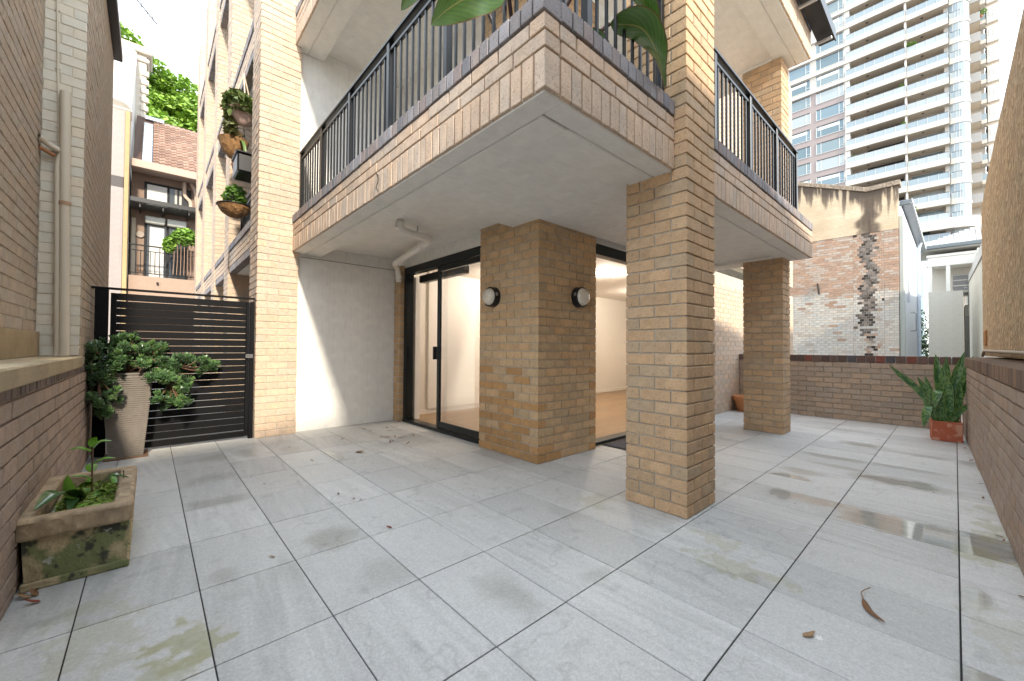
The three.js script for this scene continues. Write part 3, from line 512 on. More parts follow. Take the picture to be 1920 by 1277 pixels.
// ------------------------------------------------------------------ painted brick house on the other side of the path
{
  const t = thing('painted_brick_house', 'tall beige and brown painted brick house wall above the sandstone coping', 'house');
  const L = []; courses(L, 'x', -5.1, -3.0, 0.70, -1, 1.262, 46, 'houseBrown');
  for (let r = 0; r < 49; r++) { const y = 1.066 + r * CO + 0.038, s = r % 2 ? 0.15 : 0.075; for (const [a, b] of [[0.455, 0.455 + s], [0.455 + s + 0.01, 0.70]]) L.push({ c: [-5.155, y, (a + b) / 2], s: [0.11, 0.078, b - a], n: [[1, 0, 0]], k: 'houseCream' }); }
  courses(L, 'x', -8.1, -5.11, 0.45, -1, 0.97, 50, 'houseBrown');
  layBricks(t, L, 300);
  bx('mortar_core', t, mortarMid, -5.1, -3.0, 1.06, 5.28, 0.707, 3.5, 0); bx('mortar_core', t, mortarMid, -8.09, -5.16, 0.96, 5.28, 0.457, 3.5, 0); bx('painted_joints', t, M([0.60, 0.525, 0.41]), -5.159, -5.105, 1.062, 5.28, 0.458, 0.706, 0);
  bx('plinth', t, M([0.47, 0.375, 0.24], { map: roughStone(), bumpMap: grainBump, bumpScale: 0.003 }), -5.09, -3.0, 1.059, 1.258, 0.678, 0.706, 0.004);
  const mp = M([0.60, 0.525, 0.41], { roughness: 0.55 });
  const p = mesh('downpipe', pipeGeo([[-5.05, 1.06, 0.535], [-5.05, 3.30, 0.565]], 0.032, 0.04), mp, t); mesh('joint_collar', new THREE.CylinderGeometry(0.037, 0.037, 0.03, 14), M([0.42, 0.27, 0.16]), p, [-5.05, 2.35, 0.552]);
  mesh('downpipe', pipeGeo([[-5.06, 1.06, 0.575], [-5.06, 2.70, 0.60], [-5.06, 2.80, 0.565]], 0.021, 0.04), mp, t);
  mesh('overflow_pipe', pipeGeo([[-5.06, 2.78, 0.56], [-5.04, 2.82, 0.66], [-4.95, 2.84, 0.70]], 0.022, 0.04), mp, t); mesh('rusty_pipe', pipeGeo([[-5.06, 2.74, 0.62], [-5.0, 2.77, 0.70]], 0.016, 0.02), M([0.35, 0.16, 0.07]), t);
  mesh('cable', tubeGeo([[-5.092, 2.8, 0.60], [-5.092, 3.4, 0.615], [-5.092, 4.3, 0.635], [-5.092, 5.2, 0.65]], 0.007, 40, 6), mp, t); for (const y of [3.0, 3.5, 4.0]) mesh('cable_clip', cbox(0.01, 0.012, 0.03, 0.001), mp, t, [-5.096, y, 0.605 + (y - 2.8) * 0.018]);
  bx('gutter', t, mBlack, -8.15, -5.0, 5.285, 5.40, 0.36, 0.48, 0.01); bx('roof_edge', t, M([0.07, 0.06, 0.06]), -8.15, -5.0, 5.29, 5.42, 0.485, 3.5, 0.01); bx('gutter', t, mBlack, -4.99, -2.9, 5.285, 5.40, 0.62, 0.74, 0.01); bx('roof_edge', t, M([0.07, 0.06, 0.06]), -4.99, -2.9, 5.29, 5.42, 0.745, 3.5, 0.01);
}
// ------------------------------------------------------------------ brown house at the end of the path
{
  const t = thing('brown_house', 'brown rendered terrace house with tiled roof and small iron balcony', 'house'), X = -17;
  const mr = M([0.30, 0.215, 0.17], { map: plasterMap, bumpMap: grainBump, bumpScale: 0.002 }), mDarkGlass = PH([0.05, 0.055, 0.06], { roughness: 0.04 });
  bx('wall', t, mr, -24, X - 0.9, 0, 6.8, -3.5, 0.53, 0.01); bx('balcony_front', t, M([0.40, 0.29, 0.225], { map: plasterMap }), X - 0.9, X, 2.3, 3.32, -3.5, 0.53, 0.01);
  const ap = M([0.42, 0.31, 0.25], { roughness: 0.6 }); bx('eave_fascia', t, ap, X - 0.30, X - 0.1, 6.74, 6.98, -3.6, 0.53, 0.01); bx('eave_soffit', t, ap, X - 1, X - 0.301, 6.80, 6.86, -3.6, 0.53, 0);
  // windows
  const w = bx('upper_window', t, mDarkGlass, X - 0.9, X - 0.87, 5.75, 6.52, -0.95, 0.18, 0); const fr = M([0.02, 0.02, 0.022]);
  for (const [z, y, lz, ly] of [[0, 0.39, 1.2, 0.06], [0, -0.39, 1.2, 0.06], [-0.57, 0, 0.06, 0.8], [0.57, 0, 0.06, 0.8], [0.0, 0, 0.06, 0.8]]) mesh('window_frame', cbox(0.05, ly, lz, 0.003), fr, w, [0.02, y, z]);
  mesh('blind', cbox(0.01, 0.7, 0.5, 0), M([0.62, 0.62, 0.6]), w, [0.017, 0, 0.28]);
  for (const z of [-0.2, -0.32]) mesh('curtain', cbox(0.01, 0.7, 0.06, 0), M([0.5, 0.47, 0.42]), w, [0.017, 0, z]);
  const d = bx('balcony_door', t, mDarkGlass, X - 0.9, X - 0.87, 3.33, 5.15, -0.9, 0.16, 0); for (const z of [-0.53, -0.02, 0.53]) mesh('door_frame', cbox(0.06, 1.85, 0.07, 0.003), fr, d, [0.02, 0, z]); mesh('curtain', cbox(0.01, 1.7, 0.36, 0), M([0.6, 0.6, 0.58]), d, [0.018, 0, 0.25]);
  for (const z of [-0.07, -0.62]) bx('roller_shutter', t, M([0.62, 0.64, 0.60], { roughness: 0.4 }), X - 0.88, X - 0.68, 5.17, 5.40, z - 0.25, z + 0.25, 0.03);
  bx('door_casing', t, M([0.60, 0.55, 0.46]), X - 0.9, X - 0.86, 3.33, 5.3, 0.40, 0.50, 0.004);
  const aw = bx('awning_frame', t, mBlack, X - 0.08, X, 5.62, 5.76, -1.5, 0.53, 0.004); for (const z of [0.30, -0.25, -0.9]) bx('awning_rib', t, mBlack, X - 0.9, X - 0.081, 5.48, 5.60, z - 0.02, z + 0.02, 0.003); const as = bx('awning_sheet', t, M([0.10, 0.105, 0.115], { roughness: 0.3 }), X - 0.9, X - 0.081, 5.605, 5.618, -1.5, 0.53, 0);
  const lamp = mesh('round_vent', new THREE.CylinderGeometry(0.10, 0.10, 0.06, 20), M([0.35, 0.3, 0.26]), t, [X - 0.87, 4.78, 0.29]); lamp.rotation.z = Math.PI / 2;
  // railing
  bx('handrail', t, mRail, X - 0.06, X - 0.02, 4.26, 4.30, -1.6, 0.52, 0.004); bx('mid_rail', t, mRail, X - 0.05, X - 0.03, 4.10, 4.125, -1.6, 0.52, 0.003); bx('bottom_rail', t, mRail, X - 0.05, X - 0.03, 3.40, 3.425, -1.6, 0.52, 0.003);
  for (let z = 0.48, i = 0; z > -1.5; z -= 0.112, i++) bx('baluster', t, mRail, X - 0.05, X - 0.03, i % 6 === 0 ? 3.32 : 3.4255, i % 6 === 0 ? 4.2595 : 4.0995, z - 0.01, z + 0.01, 0.002);
  mesh('overflow_spout', cbox(0.1, 0.06, 0.05, 0.005), mBlack, t, [X + 0.05, 3.12, -0.15]);
  mesh('soil_pipe', pipeGeo([[X - 0.8, 6.78, -0.80], [X - 0.8, 6.30, -0.80], [X - 0.8, 6.15, -0.98], [X - 0.8, 5.6, -0.98]], 0.055, 0.12), M([0.55, 0.42, 0.34]), t); mesh('soil_pipe', pipeGeo([[X - 0.8, 6.78, -0.98], [X - 0.8, 6.55, -1.1], [X - 0.8, 5.6, -1.2]], 0.055, 0.12), M([0.55, 0.42, 0.34]), t);
  // tiled roof: each course of tiles overlaps the one below
  const tm = [[0.27, 0.165, 0.12], [0.31, 0.195, 0.145], [0.24, 0.15, 0.11], [0.34, 0.225, 0.17]].map((c) => M(c)); const tileG = (() => { const s = new THREE.Shape(); s.moveTo(-0.13, 0); s.quadraticCurveTo(-0.065, 0.055, 0, 0.02); s.quadraticCurveTo(0.065, -0.02, 0.13, 0); s.lineTo(0.13, -0.018); s.quadraticCurveTo(0.065, -0.038, 0, 0.0); s.quadraticCurveTo(-0.065, 0.035, -0.13, -0.018); const g = new THREE.ExtrudeGeometry(s, { depth: 0.40, bevelEnabled: false, curveSegments: 3 }); g.rotateY(-Math.PI / 2); g.translate(0.2, 0, 0); g.scale(0.85, 0.9, 0.62); return g; })();
  const R = bx('roof', t, M([0.10, 0.06, 0.045]), X - 5.05, X - 0.35, 6.82, 6.86, -3.5, 0.5, 0); R.position.set(X - 2.01, 8.35, -1.5); R.rotation.z = -0.71; R.scale.set(1, 1, 1);
  const sl = 0.50; for (let r = 0; r < 18; r++) for (let c = 0; c < 13; c++) { const dd = r * 0.25; const m = mesh('roof_tile', tileG, tm[Math.floor(rnd() * 4)], R, [2.22 - dd, 0.055, 1.44 - c * 0.155]); m.rotation.z = 0.11; }
  const fl = M([0.42, 0.50, 0.60], { roughness: 0.35, metalness: 0.5, map: brickMap }); for (let r = 0; r < 7; r++) mesh('flashing', cbox(0.53, 0.03, 0.24, 0.004), fl, R, [2.05 - r * 0.55, 0.10, 1.66]); mesh('ridge_flashing', cbox(0.3, 0.06, 0.55, 0.01), fl, R, [-2.1, 0.12, 1.5]);
}
{ const t = thing('party_wall', 'grey rendered party wall with pale curved parapet capping stepping up the roof', 'wall'), X = -17;
  bx('dark_end', t, M([0.38, 0.335, 0.325], { map: plasterMap, bumpMap: roughBump, bumpScale: 0.004 }), X - 0.5, X + 0.2, 0, 5.9, 0.66, 1.4, 0.01); bx('upper_end', t, M([0.40, 0.35, 0.34], { map: plasterMap, bumpMap: roughBump, bumpScale: 0.003 }), X - 0.6, X + 0.1, 6.25, 8.3, 0.66, 1.4, 0.01); bx('lead_band', t, M([0.10, 0.09, 0.09]), X - 0.5, X + 0.14, 5.9, 6.25, 0.66, 1.4, 0.02);
  bx('timber_edge', t, M([0.50, 0.36, 0.19], { map: plasterMap }), X - 0.1, X + 0.22, 0, 8.25, 0.555, 0.655, 0.006);
  const side = mesh('sloping_side', extrudeXY([[0, 0], [0, 8.5], [-4.0, 12.3], [-4.0, 0]], 0.10), M([0.58, 0.57, 0.53], { map: plasterMap }), t, [X - 0.62, 0, 0.56]);
  const cap = mesh('parapet_capping', (() => { const s = new THREE.Shape(); s.absellipse(0, 0, 0.30, 0.22, 0, Math.PI); return new THREE.ExtrudeGeometry(s, { depth: 5.6, bevelEnabled: true, bevelSize: 0.03, bevelThickness: 0.03, curveSegments: 14 }); })(), M([0.72, 0.68, 0.61], { map: plasterMap, bumpMap: grainBump, bumpScale: 0.004 }), t, [X + 0.1, 8.35, 0.86]); cap.rotation.order = 'YXZ'; cap.rotation.set(-0.77, -Math.PI / 2, 0);
  bx('capping_block', t, M([0.66, 0.62, 0.56]), X - 0.6, X + 0.14, 8.28, 8.42, 0.52, 1.3, 0.04); }
{ const t = thing('chimney', 'cream moulded chimney stack with cornice behind the party wall', 'chimney', null, [-21.5, 0, 0.72]); const m = M([0.66, 0.60, 0.52], { map: plasterMap });
  bx('stack', t, m, -0.5, 0.5, 6, 12.4, -0.45, 0.5, 0.02); bx('cornice', t, m, -0.66, 0.66, 12.4, 12.65, -0.62, 0.66, 0.03); bx('cornice', t, m, -0.58, 0.58, 12.1, 12.25, -0.53, 0.58, 0.03); bx('flaunching', t, M([0.5, 0.25, 0.13]), -0.5, 0.5, 12.65, 12.75, -0.48, 0.5, 0.03);
  for (let y = 9.2; y < 11.9; y += 0.34) bx('quoin', t, m, 0.42, 0.56, y, y + 0.2, -0.53, -0.3, 0.02);
  const p = mesh('chimney_pot', new THREE.LatheGeometry([[0.13, 0], [0.12, 0.3], [0.17, 0.34], [0.17, 0.5], [0.12, 0.52]].map((q) => new THREE.Vector2(...q)), 18), M([0.25, 0.25, 0.27]), t, [0, 11.6, 1.35]); bx('stack', t, M([0.42, 0.2, 0.13]), -0.4, 0.4, 6, 11.6, 0.9, 1.9, 0.02); }
{ const t = thing('tv_antenna', 'thin television antenna against the sky above the path', 'antenna', null, [-14, 0, 0.75]); const m = M([0.05, 0.05, 0.055]);
  mesh('mast', tubeGeo([[0, 5.3, 0.4], [0, 10.1, 0.35]], 0.015, 4, 6), m, t); mesh('boom', tubeGeo([[0, 10.5, 0.1], [0, 9.6, -0.75]], 0.016, 8, 6), m, t); for (let i = 0; i < 7; i++) mesh('element', tubeGeo([[-0.35, 10.38 - i * 0.12, -0.01 - i * 0.11], [0.35, 10.38 - i * 0.12, -0.01 - i * 0.11]], 0.008, 3, 5), m, t); mesh('strut', tubeGeo([[0, 10.05, 0.36], [0, 10.44, 0.06]], 0.012, 3, 5), m, t); }
// ------------------------------------------------------------------ foliage helpers
const leafMat = PH([1, 1, 1], { vertexColors: true, roughness: 0.65, side: THREE.DoubleSide, transmission: 0.3, thickness: 0 });
function leafCloud(c, r, n, size, col, gap = 0.0) {
  const pos = [], cl = [], nor = [];
  for (let i = 0; i < n; i++) {
    let x, y, z, d; do { x = rr(-1, 1); y = rr(-1, 1); z = rr(-1, 1); d = Math.hypot(x, y, z); } while (d > 1 || (d < 0.45 && rnd() < 0.6));
    const nz = fbm((x + 3) * 2.2, (y * 1.2 + z * 0.7 + 5) * 2.2, 512, 2, 130); if (nz < gap) continue;
    const p = new THREE.Vector3(c[0] + x * r[0], c[1] + y * r[1], c[2] + z * r[2]), a = new THREE.Vector3(rr(-1, 1), rr(-0.8, 0.5), rr(-1, 1)).normalize(), up = new THREE.Vector3(x * 0.5 + rr(-0.5, 0.5), 0.7, z * 0.5 + rr(-0.5, 0.5)).normalize();
    const b = new THREE.Vector3().crossVectors(a, up).normalize(), nn = new THREE.Vector3().crossVectors(b, a).normalize(), s = size * rr(0.6, 1.3), w = s * rr(0.28, 0.42), k = rr(0.65, 1.25);
    const P = (u, v, h) => p.clone().addScaledVector(a, u * s).addScaledVector(b, v * w).addScaledVector(nn, h * s * 0.16);
    const q = [P(-0.5, 0, 0), P(0, 1, 0.7), P(0.5, 0, -0.4), P(0, 0, 0), P(0, -1, 0.7)];
    for (const f of [[0, 3, 1], [3, 2, 1], [0, 4, 3], [3, 4, 2]]) for (const t of f) { pos.push(q[t].x, q[t].y, q[t].z); cl.push(col[0] * k * rr(0.9, 1.1), col[1] * k, col[2] * k); nor.push(nn.x, nn.y, nn.z); }
  }
  const g = new THREE.BufferGeometry(); g.setAttribute('position', new THREE.Float32BufferAttribute(pos, 3)); g.setAttribute('color', new THREE.Float32BufferAttribute(cl, 3)); g.computeVertexNormals(); return g;
}
// a broad leaf blade: midrib curve, width profile, fold; closed with a little thickness
function bladeGeo(pts, width, o = {}) {
  const cv = new THREE.CatmullRomCurve3(pts.map((p) => new THREE.Vector3(...p))), n = o.seg ?? 14, m = 4, pos = [], uv = [], idx = [], side = new THREE.Vector3(...(o.side ?? [1, 0, 0])), th = o.th ?? 0.0015;
  for (let s = 0; s < 2; s++) for (let i = 0; i <= n; i++) {
    const t = i / n, p = cv.getPointAt(t), d = cv.getTangentAt(t), b = side.clone().addScaledVector(d, -side.dot(d)).normalize(), nn = new THREE.Vector3().crossVectors(b, d).normalize();
    const tw = (o.twist ?? 0) * t, bb = b.clone().multiplyScalar(Math.cos(tw)).addScaledVector(nn, Math.sin(tw)), n2 = new THREE.Vector3().crossVectors(bb, d).normalize(), w = width * (o.prof ? o.prof(t) : Math.pow(Math.sin(Math.PI * Math.pow(t, 0.7)), 0.8)) / 2;
    for (let j = -m / 2; j <= m / 2; j++) { const v = j / (m / 2), q = p.clone().addScaledVector(bb, v * w).addScaledVector(n2, (o.fold ?? 0.25) * Math.abs(v) * w + (o.wave ?? 0) * Math.sin(t * 17 + v * 3) * Math.abs(v) * w + (s ? -th : th)); pos.push(q.x, q.y, q.z); uv.push((v + 1) / 2, t); }
  }
  const row = m + 1, half = (n + 1) * row;
  for (let s = 0; s < 2; s++) for (let i = 0; i < n; i++) for (let j = 0; j < m; j++) { const a = s * half + i * row + j, q = [a, a + 1, a + row + 1, a + row]; s ? idx.push(q[0], q[2], q[1], q[0], q[3], q[2]) : idx.push(q[0], q[1], q[2], q[0], q[2], q[3]); }
  const g = new THREE.BufferGeometry(); g.setAttribute('position', new THREE.Float32BufferAttribute(pos, 3)); g.setAttribute('uv', new THREE.Float32BufferAttribute(uv, 2)); g.setIndex(idx); g.computeVertexNormals(); return g;
}
// ------------------------------------------------------------------ rough rendered house and panelled wall beside the terrace
{
  const t = thing('roughcast_house', 'tall ochre roughcast house wall rising behind the long low wall', 'house');
  const mr = M([0.62, 0.52, 0.355], { map: roughMap, bumpMap: roughBump, bumpScale: 0.035, roughness: 0.95 });
  const uvm = (g, s) => { const p = g.attributes.position, n = g.attributes.normal, uv = g.attributes.uv; for (let i = 0; i < p.count; i++) uv.setXY(i, (Math.abs(n.getX(i)) > 0.5 ? p.getZ(i) : p.getX(i)) / s, (Math.abs(n.getY(i)) > 0.5 ? p.getZ(i) : p.getY(i)) / s); return g; };
  // profile in (z, y), extruded along x
  const g = extrudeXY([[8.7, 1.10], [8.7, 3.15], [7.9, 3.36], [6.4, 3.61], [5.0, 3.83], [3.5, 4.05], [1.5, 4.10], [0.3, 3.95], [-1.5, 3.7], [-1.5, 1.10]], 5, 0.02); g.rotateY(-Math.PI / 2); g.scale(-1, 1, -1); // z -> -z
  const q = mesh('wall', uvm(g, 0.9), mr, t, [0.56, 0, 0]); q.rotation.y = RA;
  bx('plinth', t, mr, 0.95, 5.4, 0, 1.09, -8.7, 1.5, 0.01); mesh('skirting_pipe', pipeGeo([[0.38, 1.13, -4.0], [0.255, 1.15, -8.1], [0.25, 1.08, -8.4]], 0.017, 0.08), M([0.30, 0.27, 0.22], { roughness: 0.5 }), t);
  bx('exposed_brick', t, M([0.50, 0.27, 0.10], { map: roughMap, bumpMap: roughBump, bumpScale: 0.02 }), 0.262, 0.40, 1.22, 1.42, -8.6, -8.1, 0.01);
}
{
  const t = thing('panelled_wall', 'pale panelled side wall with sloping metal flashing beyond the roughcast house', 'wall');
  const mp = [[0.60, 0.555, 0.455], [0.58, 0.53, 0.43], [0.62, 0.58, 0.48]].map((c) => M(c, { map: plasterMap, roughness: 0.6 })), top = (z) => 3.30 + (-z - 11.3) * 0.070;
  for (let z = -11.35, i = 0; z > -38; i++) { const w = i === 0 ? 1.6 : 2.6, z1 = z - w + 0.03; const g = extrudeXY([[-z, 0.2], [-z, top(z)], [-z1, top(z1)], [-z1, 0.2]], 0.2); g.rotateY(-Math.PI / 2); g.scale(-1, 1, -1); mesh('panel', g, mp[i % 3], t, [0.52, 0, 0]);
    const f = extrudeXY([[-z - 0.02, top(z)], [-z - 0.02, top(z) + 0.33], [-z1 + 0.02, top(z1) + 0.33], [-z1 + 0.02, top(z1)]], 0.26); f.rotateY(-Math.PI / 2); f.scale(-1, 1, -1); mesh('flashing', f, M([0.42, 0.40, 0.37], { roughness: 0.4, metalness: 0.6, map: brickMap }), t, [0.485, 0, 0]); z -= w; }
}
// ------------------------------------------------------------------ old stained brick building
{
  const Z = -18.6, t = thing('old_brick_building', 'old brick building with stained render, a black streak and whitewashed lower bricks', 'building'), L = [];
  const streakX = (y) => -2.02 + 0.06 * Math.sin(y * 2.1) + 0.05 * Math.sin(y * 5.3);
  const kind = (x, y) => {
    const d = Math.abs(x - streakX(y)), wdt = y > 1.6 ? 0.17 : 0.12; if (rnd() < 1.5 * Math.exp(-((d / wdt) ** 2)) * (y > 1.75 && y < 2.0 ? 0.4 : 1)) return y < 1.7 && rnd() < 0.6 ? 'oldRed' : 'oldBlack';
    if (y > 3.15 + 0.1 * Math.sin(x * 3) + rr(-0.1, 0.1)) return 'oldRed'; return rnd() < 0.05 ? 'oldRed' : 'oldWhite';
  };
  for (const [a, b, len] of [[-4.9, -2.43, 0.228], [-2.419, -1.611, 0.105], [-1.60, -1.25, 0.228]]) courses(L, 'x', a, b, Z, 1, 0.004, 61, kind, { len, ht: 0.075, j: 0.011 });
  layBricks(t, L, 300);
  bx('mortar_core', t, M([0.52, 0.45, 0.37], { map: brickMap }), -6.4, -1.257, 0, 5.25, Z - 0.4, Z - 0.009, 0); bx('side_core', t, mWhite, -6.4, -1.26, 0, 6.2, -29, Z - 0.41, 0);
  const stain = tex(512, 512, (u, v) => { // u: x -4.5..-1.2, v: y 5.2..7.7
    const x = mix(-4.5, -1.2, u), y = mix(5.2, 7.7, v), topY = x < -2.04 ? 6.73 + (-2.04 - x) * 0.40 : 6.73, dt = topY - y, n = fbm(u * 6, v * 6, 8, 5, 110), run = fbm(u * 34, v * 3, 34, 4, 115);
    let c = [0.80 + 0.12 * (n - 0.5), 0.715 + 0.13 * (n - 0.5), 0.60 + 0.14 * (n - 0.5)];
    const drip = sstep(0.44, 0.72, run + 0.22 - dt * 0.42) * sstep(1.5, 0.1, dt), d = Math.abs(x + 2.02 - 0.10 * (n - 0.5)), st = sstep(0.36, 0.12, d + (n - 0.5) * 0.5) * (0.55 + 0.45 * run), dk = clamp(Math.max(drip * 0.85, st * 0.92));
    const pale = sstep(0.62, 0.8, fbm(u * 12, v * 22, 24, 4, 119)); c = c.map((q) => q * (1 + 0.06 * pale));
    return [mix(c[0], 0.28, dk), mix(c[1], 0.235, dk), mix(c[2], 0.20, dk)];
  }, true, 1, 1, false);
  const g = extrudeXY([[-6.4, 5.24], [-6.4, 8.45], [-2.04, 6.71], [-1.25, 6.72], [-1.25, 5.24]], 0.4); { const p = g.attributes.position, uv = g.attributes.uv; for (let i = 0; i < p.count; i++) uv.setXY(i, (p.getX(i) + 4.5) / 3.3, (p.getY(i) - 5.2) / 2.5); }
  mesh('render_band', g, M([1, 1, 1], { map: stain, bumpMap: grainBump, bumpScale: 0.01 }), t, [0, 0, Z - 0.4 + 0.012]);
  const mc = M([0.46, 0.39, 0.31], { map: roughMap, bumpMap: roughBump, bumpScale: 0.02 });
  const cop = extrudeXY([[-6.4, 8.45], [-6.4, 8.57], [-2.05, 6.84], [-1.20, 6.86], [-1.20, 6.72], [-2.04, 6.70]], 0.5, 0.01); mesh('coping', cop, mc, t, [0, 0, Z - 0.44]);
  bx('downpipe', t, M([0.42, 0.45, 0.43]), -1.245, -1.12, 0, 5.7, Z - 0.45, Z - 0.1, 0.02);
  bx('gutter', t, M([0.16, 0.18, 0.20], { roughness: 0.4, metalness: 0.5 }), -1.24, -0.95, 6.12, 6.30, -29, Z - 0.5, 0.03); bx('gutter_lip', t, M([0.5, 0.53, 0.56]), -0.95, -0.93, 6.2, 6.32, -29, Z - 0.5, 0);
  const side = bx('side_wall', t, M([0.58, 0.61, 0.66], { map: plasterMap }), -1.255, -1.20, 0, 6.1, -29, Z - 0.46, 0.004); for (let i = 0; i < 6; i++) mesh('side_board', cbox(0.03, 6.0, 1.55, 0.008), M([0.62, 0.65, 0.69]), side, [0.03, 0, 4.1 - i * 1.62]);
  mesh('rain_pipe', pipeGeo([[-1.02, 6.1, -26.3], [-1.10, 5.8, -26.3], [-1.10, 0, -26.3]], 0.06, 0.15), M([0.55, 0.62, 0.72], { roughness: 0.4 }), t);
  mesh('wall_bracket', pipeGeo([[-1.16, 1.9, -22], [-1.0, 1.9, -22], [-1.0, 2.6, -22], [-1.16, 2.6, -22]], 0.02, 0.05), M([0.3, 0.32, 0.35]), t); mesh('vent_pipe', pipeGeo([[-1.12, 2.9, -20.6], [-1.12, 5.2, -20.6]], 0.035), M([0.5, 0.52, 0.55]), t);
  mesh('iron_stay', cbox(0.05, 0.42, 0.06, 0.005), M([0.05, 0.045, 0.045]), t, [-3.42, 3.42, Z + 0.05]).rotation.z = 0.12;
}
// ------------------------------------------------------------------ cream villa with a hipped metal roof
{
  const t = thing('cream_villa', 'cream rendered villa with a pale corrugated hip roof and open loggia', 'house'), Z = -32, m = M([0.62, 0.585, 0.52], { map: plasterMap }), m2 = M([0.78, 0.75, 0.68]);
  bx('wall', t, m, -0.98, 0.32, -2, 4.35, Z - 3, Z, 0.01); bx('wall', t, m, 0.36, 3.5, -2, 3.6, Z - 3, Z - 0.5, 0.01); bx('wall', t, M([0.66, 0.61, 0.53]), -0.98, 3.5, 4.36, 6.6, Z - 4, Z - 1.4, 0.01);
  bx('loggia_beam', t, m2, -0.98, 3.2, 5.75, 6.25, Z - 1.3, Z, 0.02); bx('loggia_moulding', t, m2, -1.03, 3.2, 6.25, 6.40, Z - 1.3, Z + 0.06, 0.02); for (const x of [-0.98, -0.30, 0.65]) bx('loggia_post', t, m2, x, x + 0.16, 4.35, 5.749, Z - 0.2, Z - 0.02, 0.01);
  const w = bx('loggia_window', t, PH([0.16, 0.15, 0.14], { roughness: 0.1 }), -0.05, 0.5, 4.5, 5.4, Z - 1.399, Z - 1.36, 0); for (const y of [-0.2, 0.1, 0.4]) mesh('glazing_bar', cbox(0.6, 0.05, 0.05, 0), m2, w, [0, y, 0.02]);
  bx('tall_window', t, PH([0.22, 0.21, 0.19], { roughness: 0.1 }), 0.40, 0.70, -0.5, 3.0, Z - 0.499, Z - 0.45, 0); bx('projecting_bay', t, m, 0.75, 2.2, -2, 6.1, Z - 0.45, Z + 2.5, 0.01);
  for (let i = 0; i < 5; i++) bx('balcony_bar', t, M([0.35, 0.36, 0.36]), 0.36 + i * 0.07, 0.38 + i * 0.07, 3.65, 4.5, Z - 0.3, Z - 0.28, 0); bx('balcony_rail', t, M([0.35, 0.36, 0.36]), 0.34, 0.74, 4.5, 4.55, Z - 0.31, Z - 0.27, 0);
  bx('eave_gutter', t, M([0.12, 0.14, 0.15], { roughness: 0.4 }), -1.5, 4, 6.68, 6.86, Z + 0.2, Z + 0.4, 0.02); bx('eave_soffit', t, M([0.5, 0.48, 0.44]), -1.5, 4, 6.62, 6.68, Z - 3, Z + 0.2, 0);
  bx('eave_gutter', t, M([0.12, 0.14, 0.15], { roughness: 0.4 }), -1.7, -1.5, 6.68, 6.86, Z - 5, Z + 0.4, 0.02);
  const mr = M([0.45, 0.45, 0.44], { roughness: 0.5 });
  for (let i = 0; i < 26; i++) { const x = -1.4 + i * 0.2, len = Math.min(1, (i + 1) / 16) * 3.2; const r = bx('roof_rib', t, mr, x, x + 0.17, 6.86, 6.90, Z + 0.35 - len, Z + 0.35, 0.012); r.geometry = r.geometry.clone(); r.position.set(x + 0.085, 6.88 + len / 2 * Math.sin(0.5), Z + 0.35 - len / 2 * Math.cos(0.5)); r.rotation.x = 0.5; }
  bx('roof_core', t, mr, 1.2, 4, 6.86, 8.2, Z - 4, Z - 2.6, 0);
}
{ const t = thing('glass_office', 'pale green glass office block seen in the gap beside the villa', 'building'); const gm = PH([0.42, 0.52, 0.53], { roughness: 0.12 }), fm = M([0.70, 0.73, 0.72]); bx('frame_core', t, fm, -6, -1.6, -2, 8.4, -52, -48, 0); for (let y = -1; y < 7; y += 2.2) for (let x = -5.8; x < -1.7; x += 1.03) bx('glass_panel', t, gm, x, x + 0.96, y, y + 2.05, -47.99, -47.94, 0.01); }
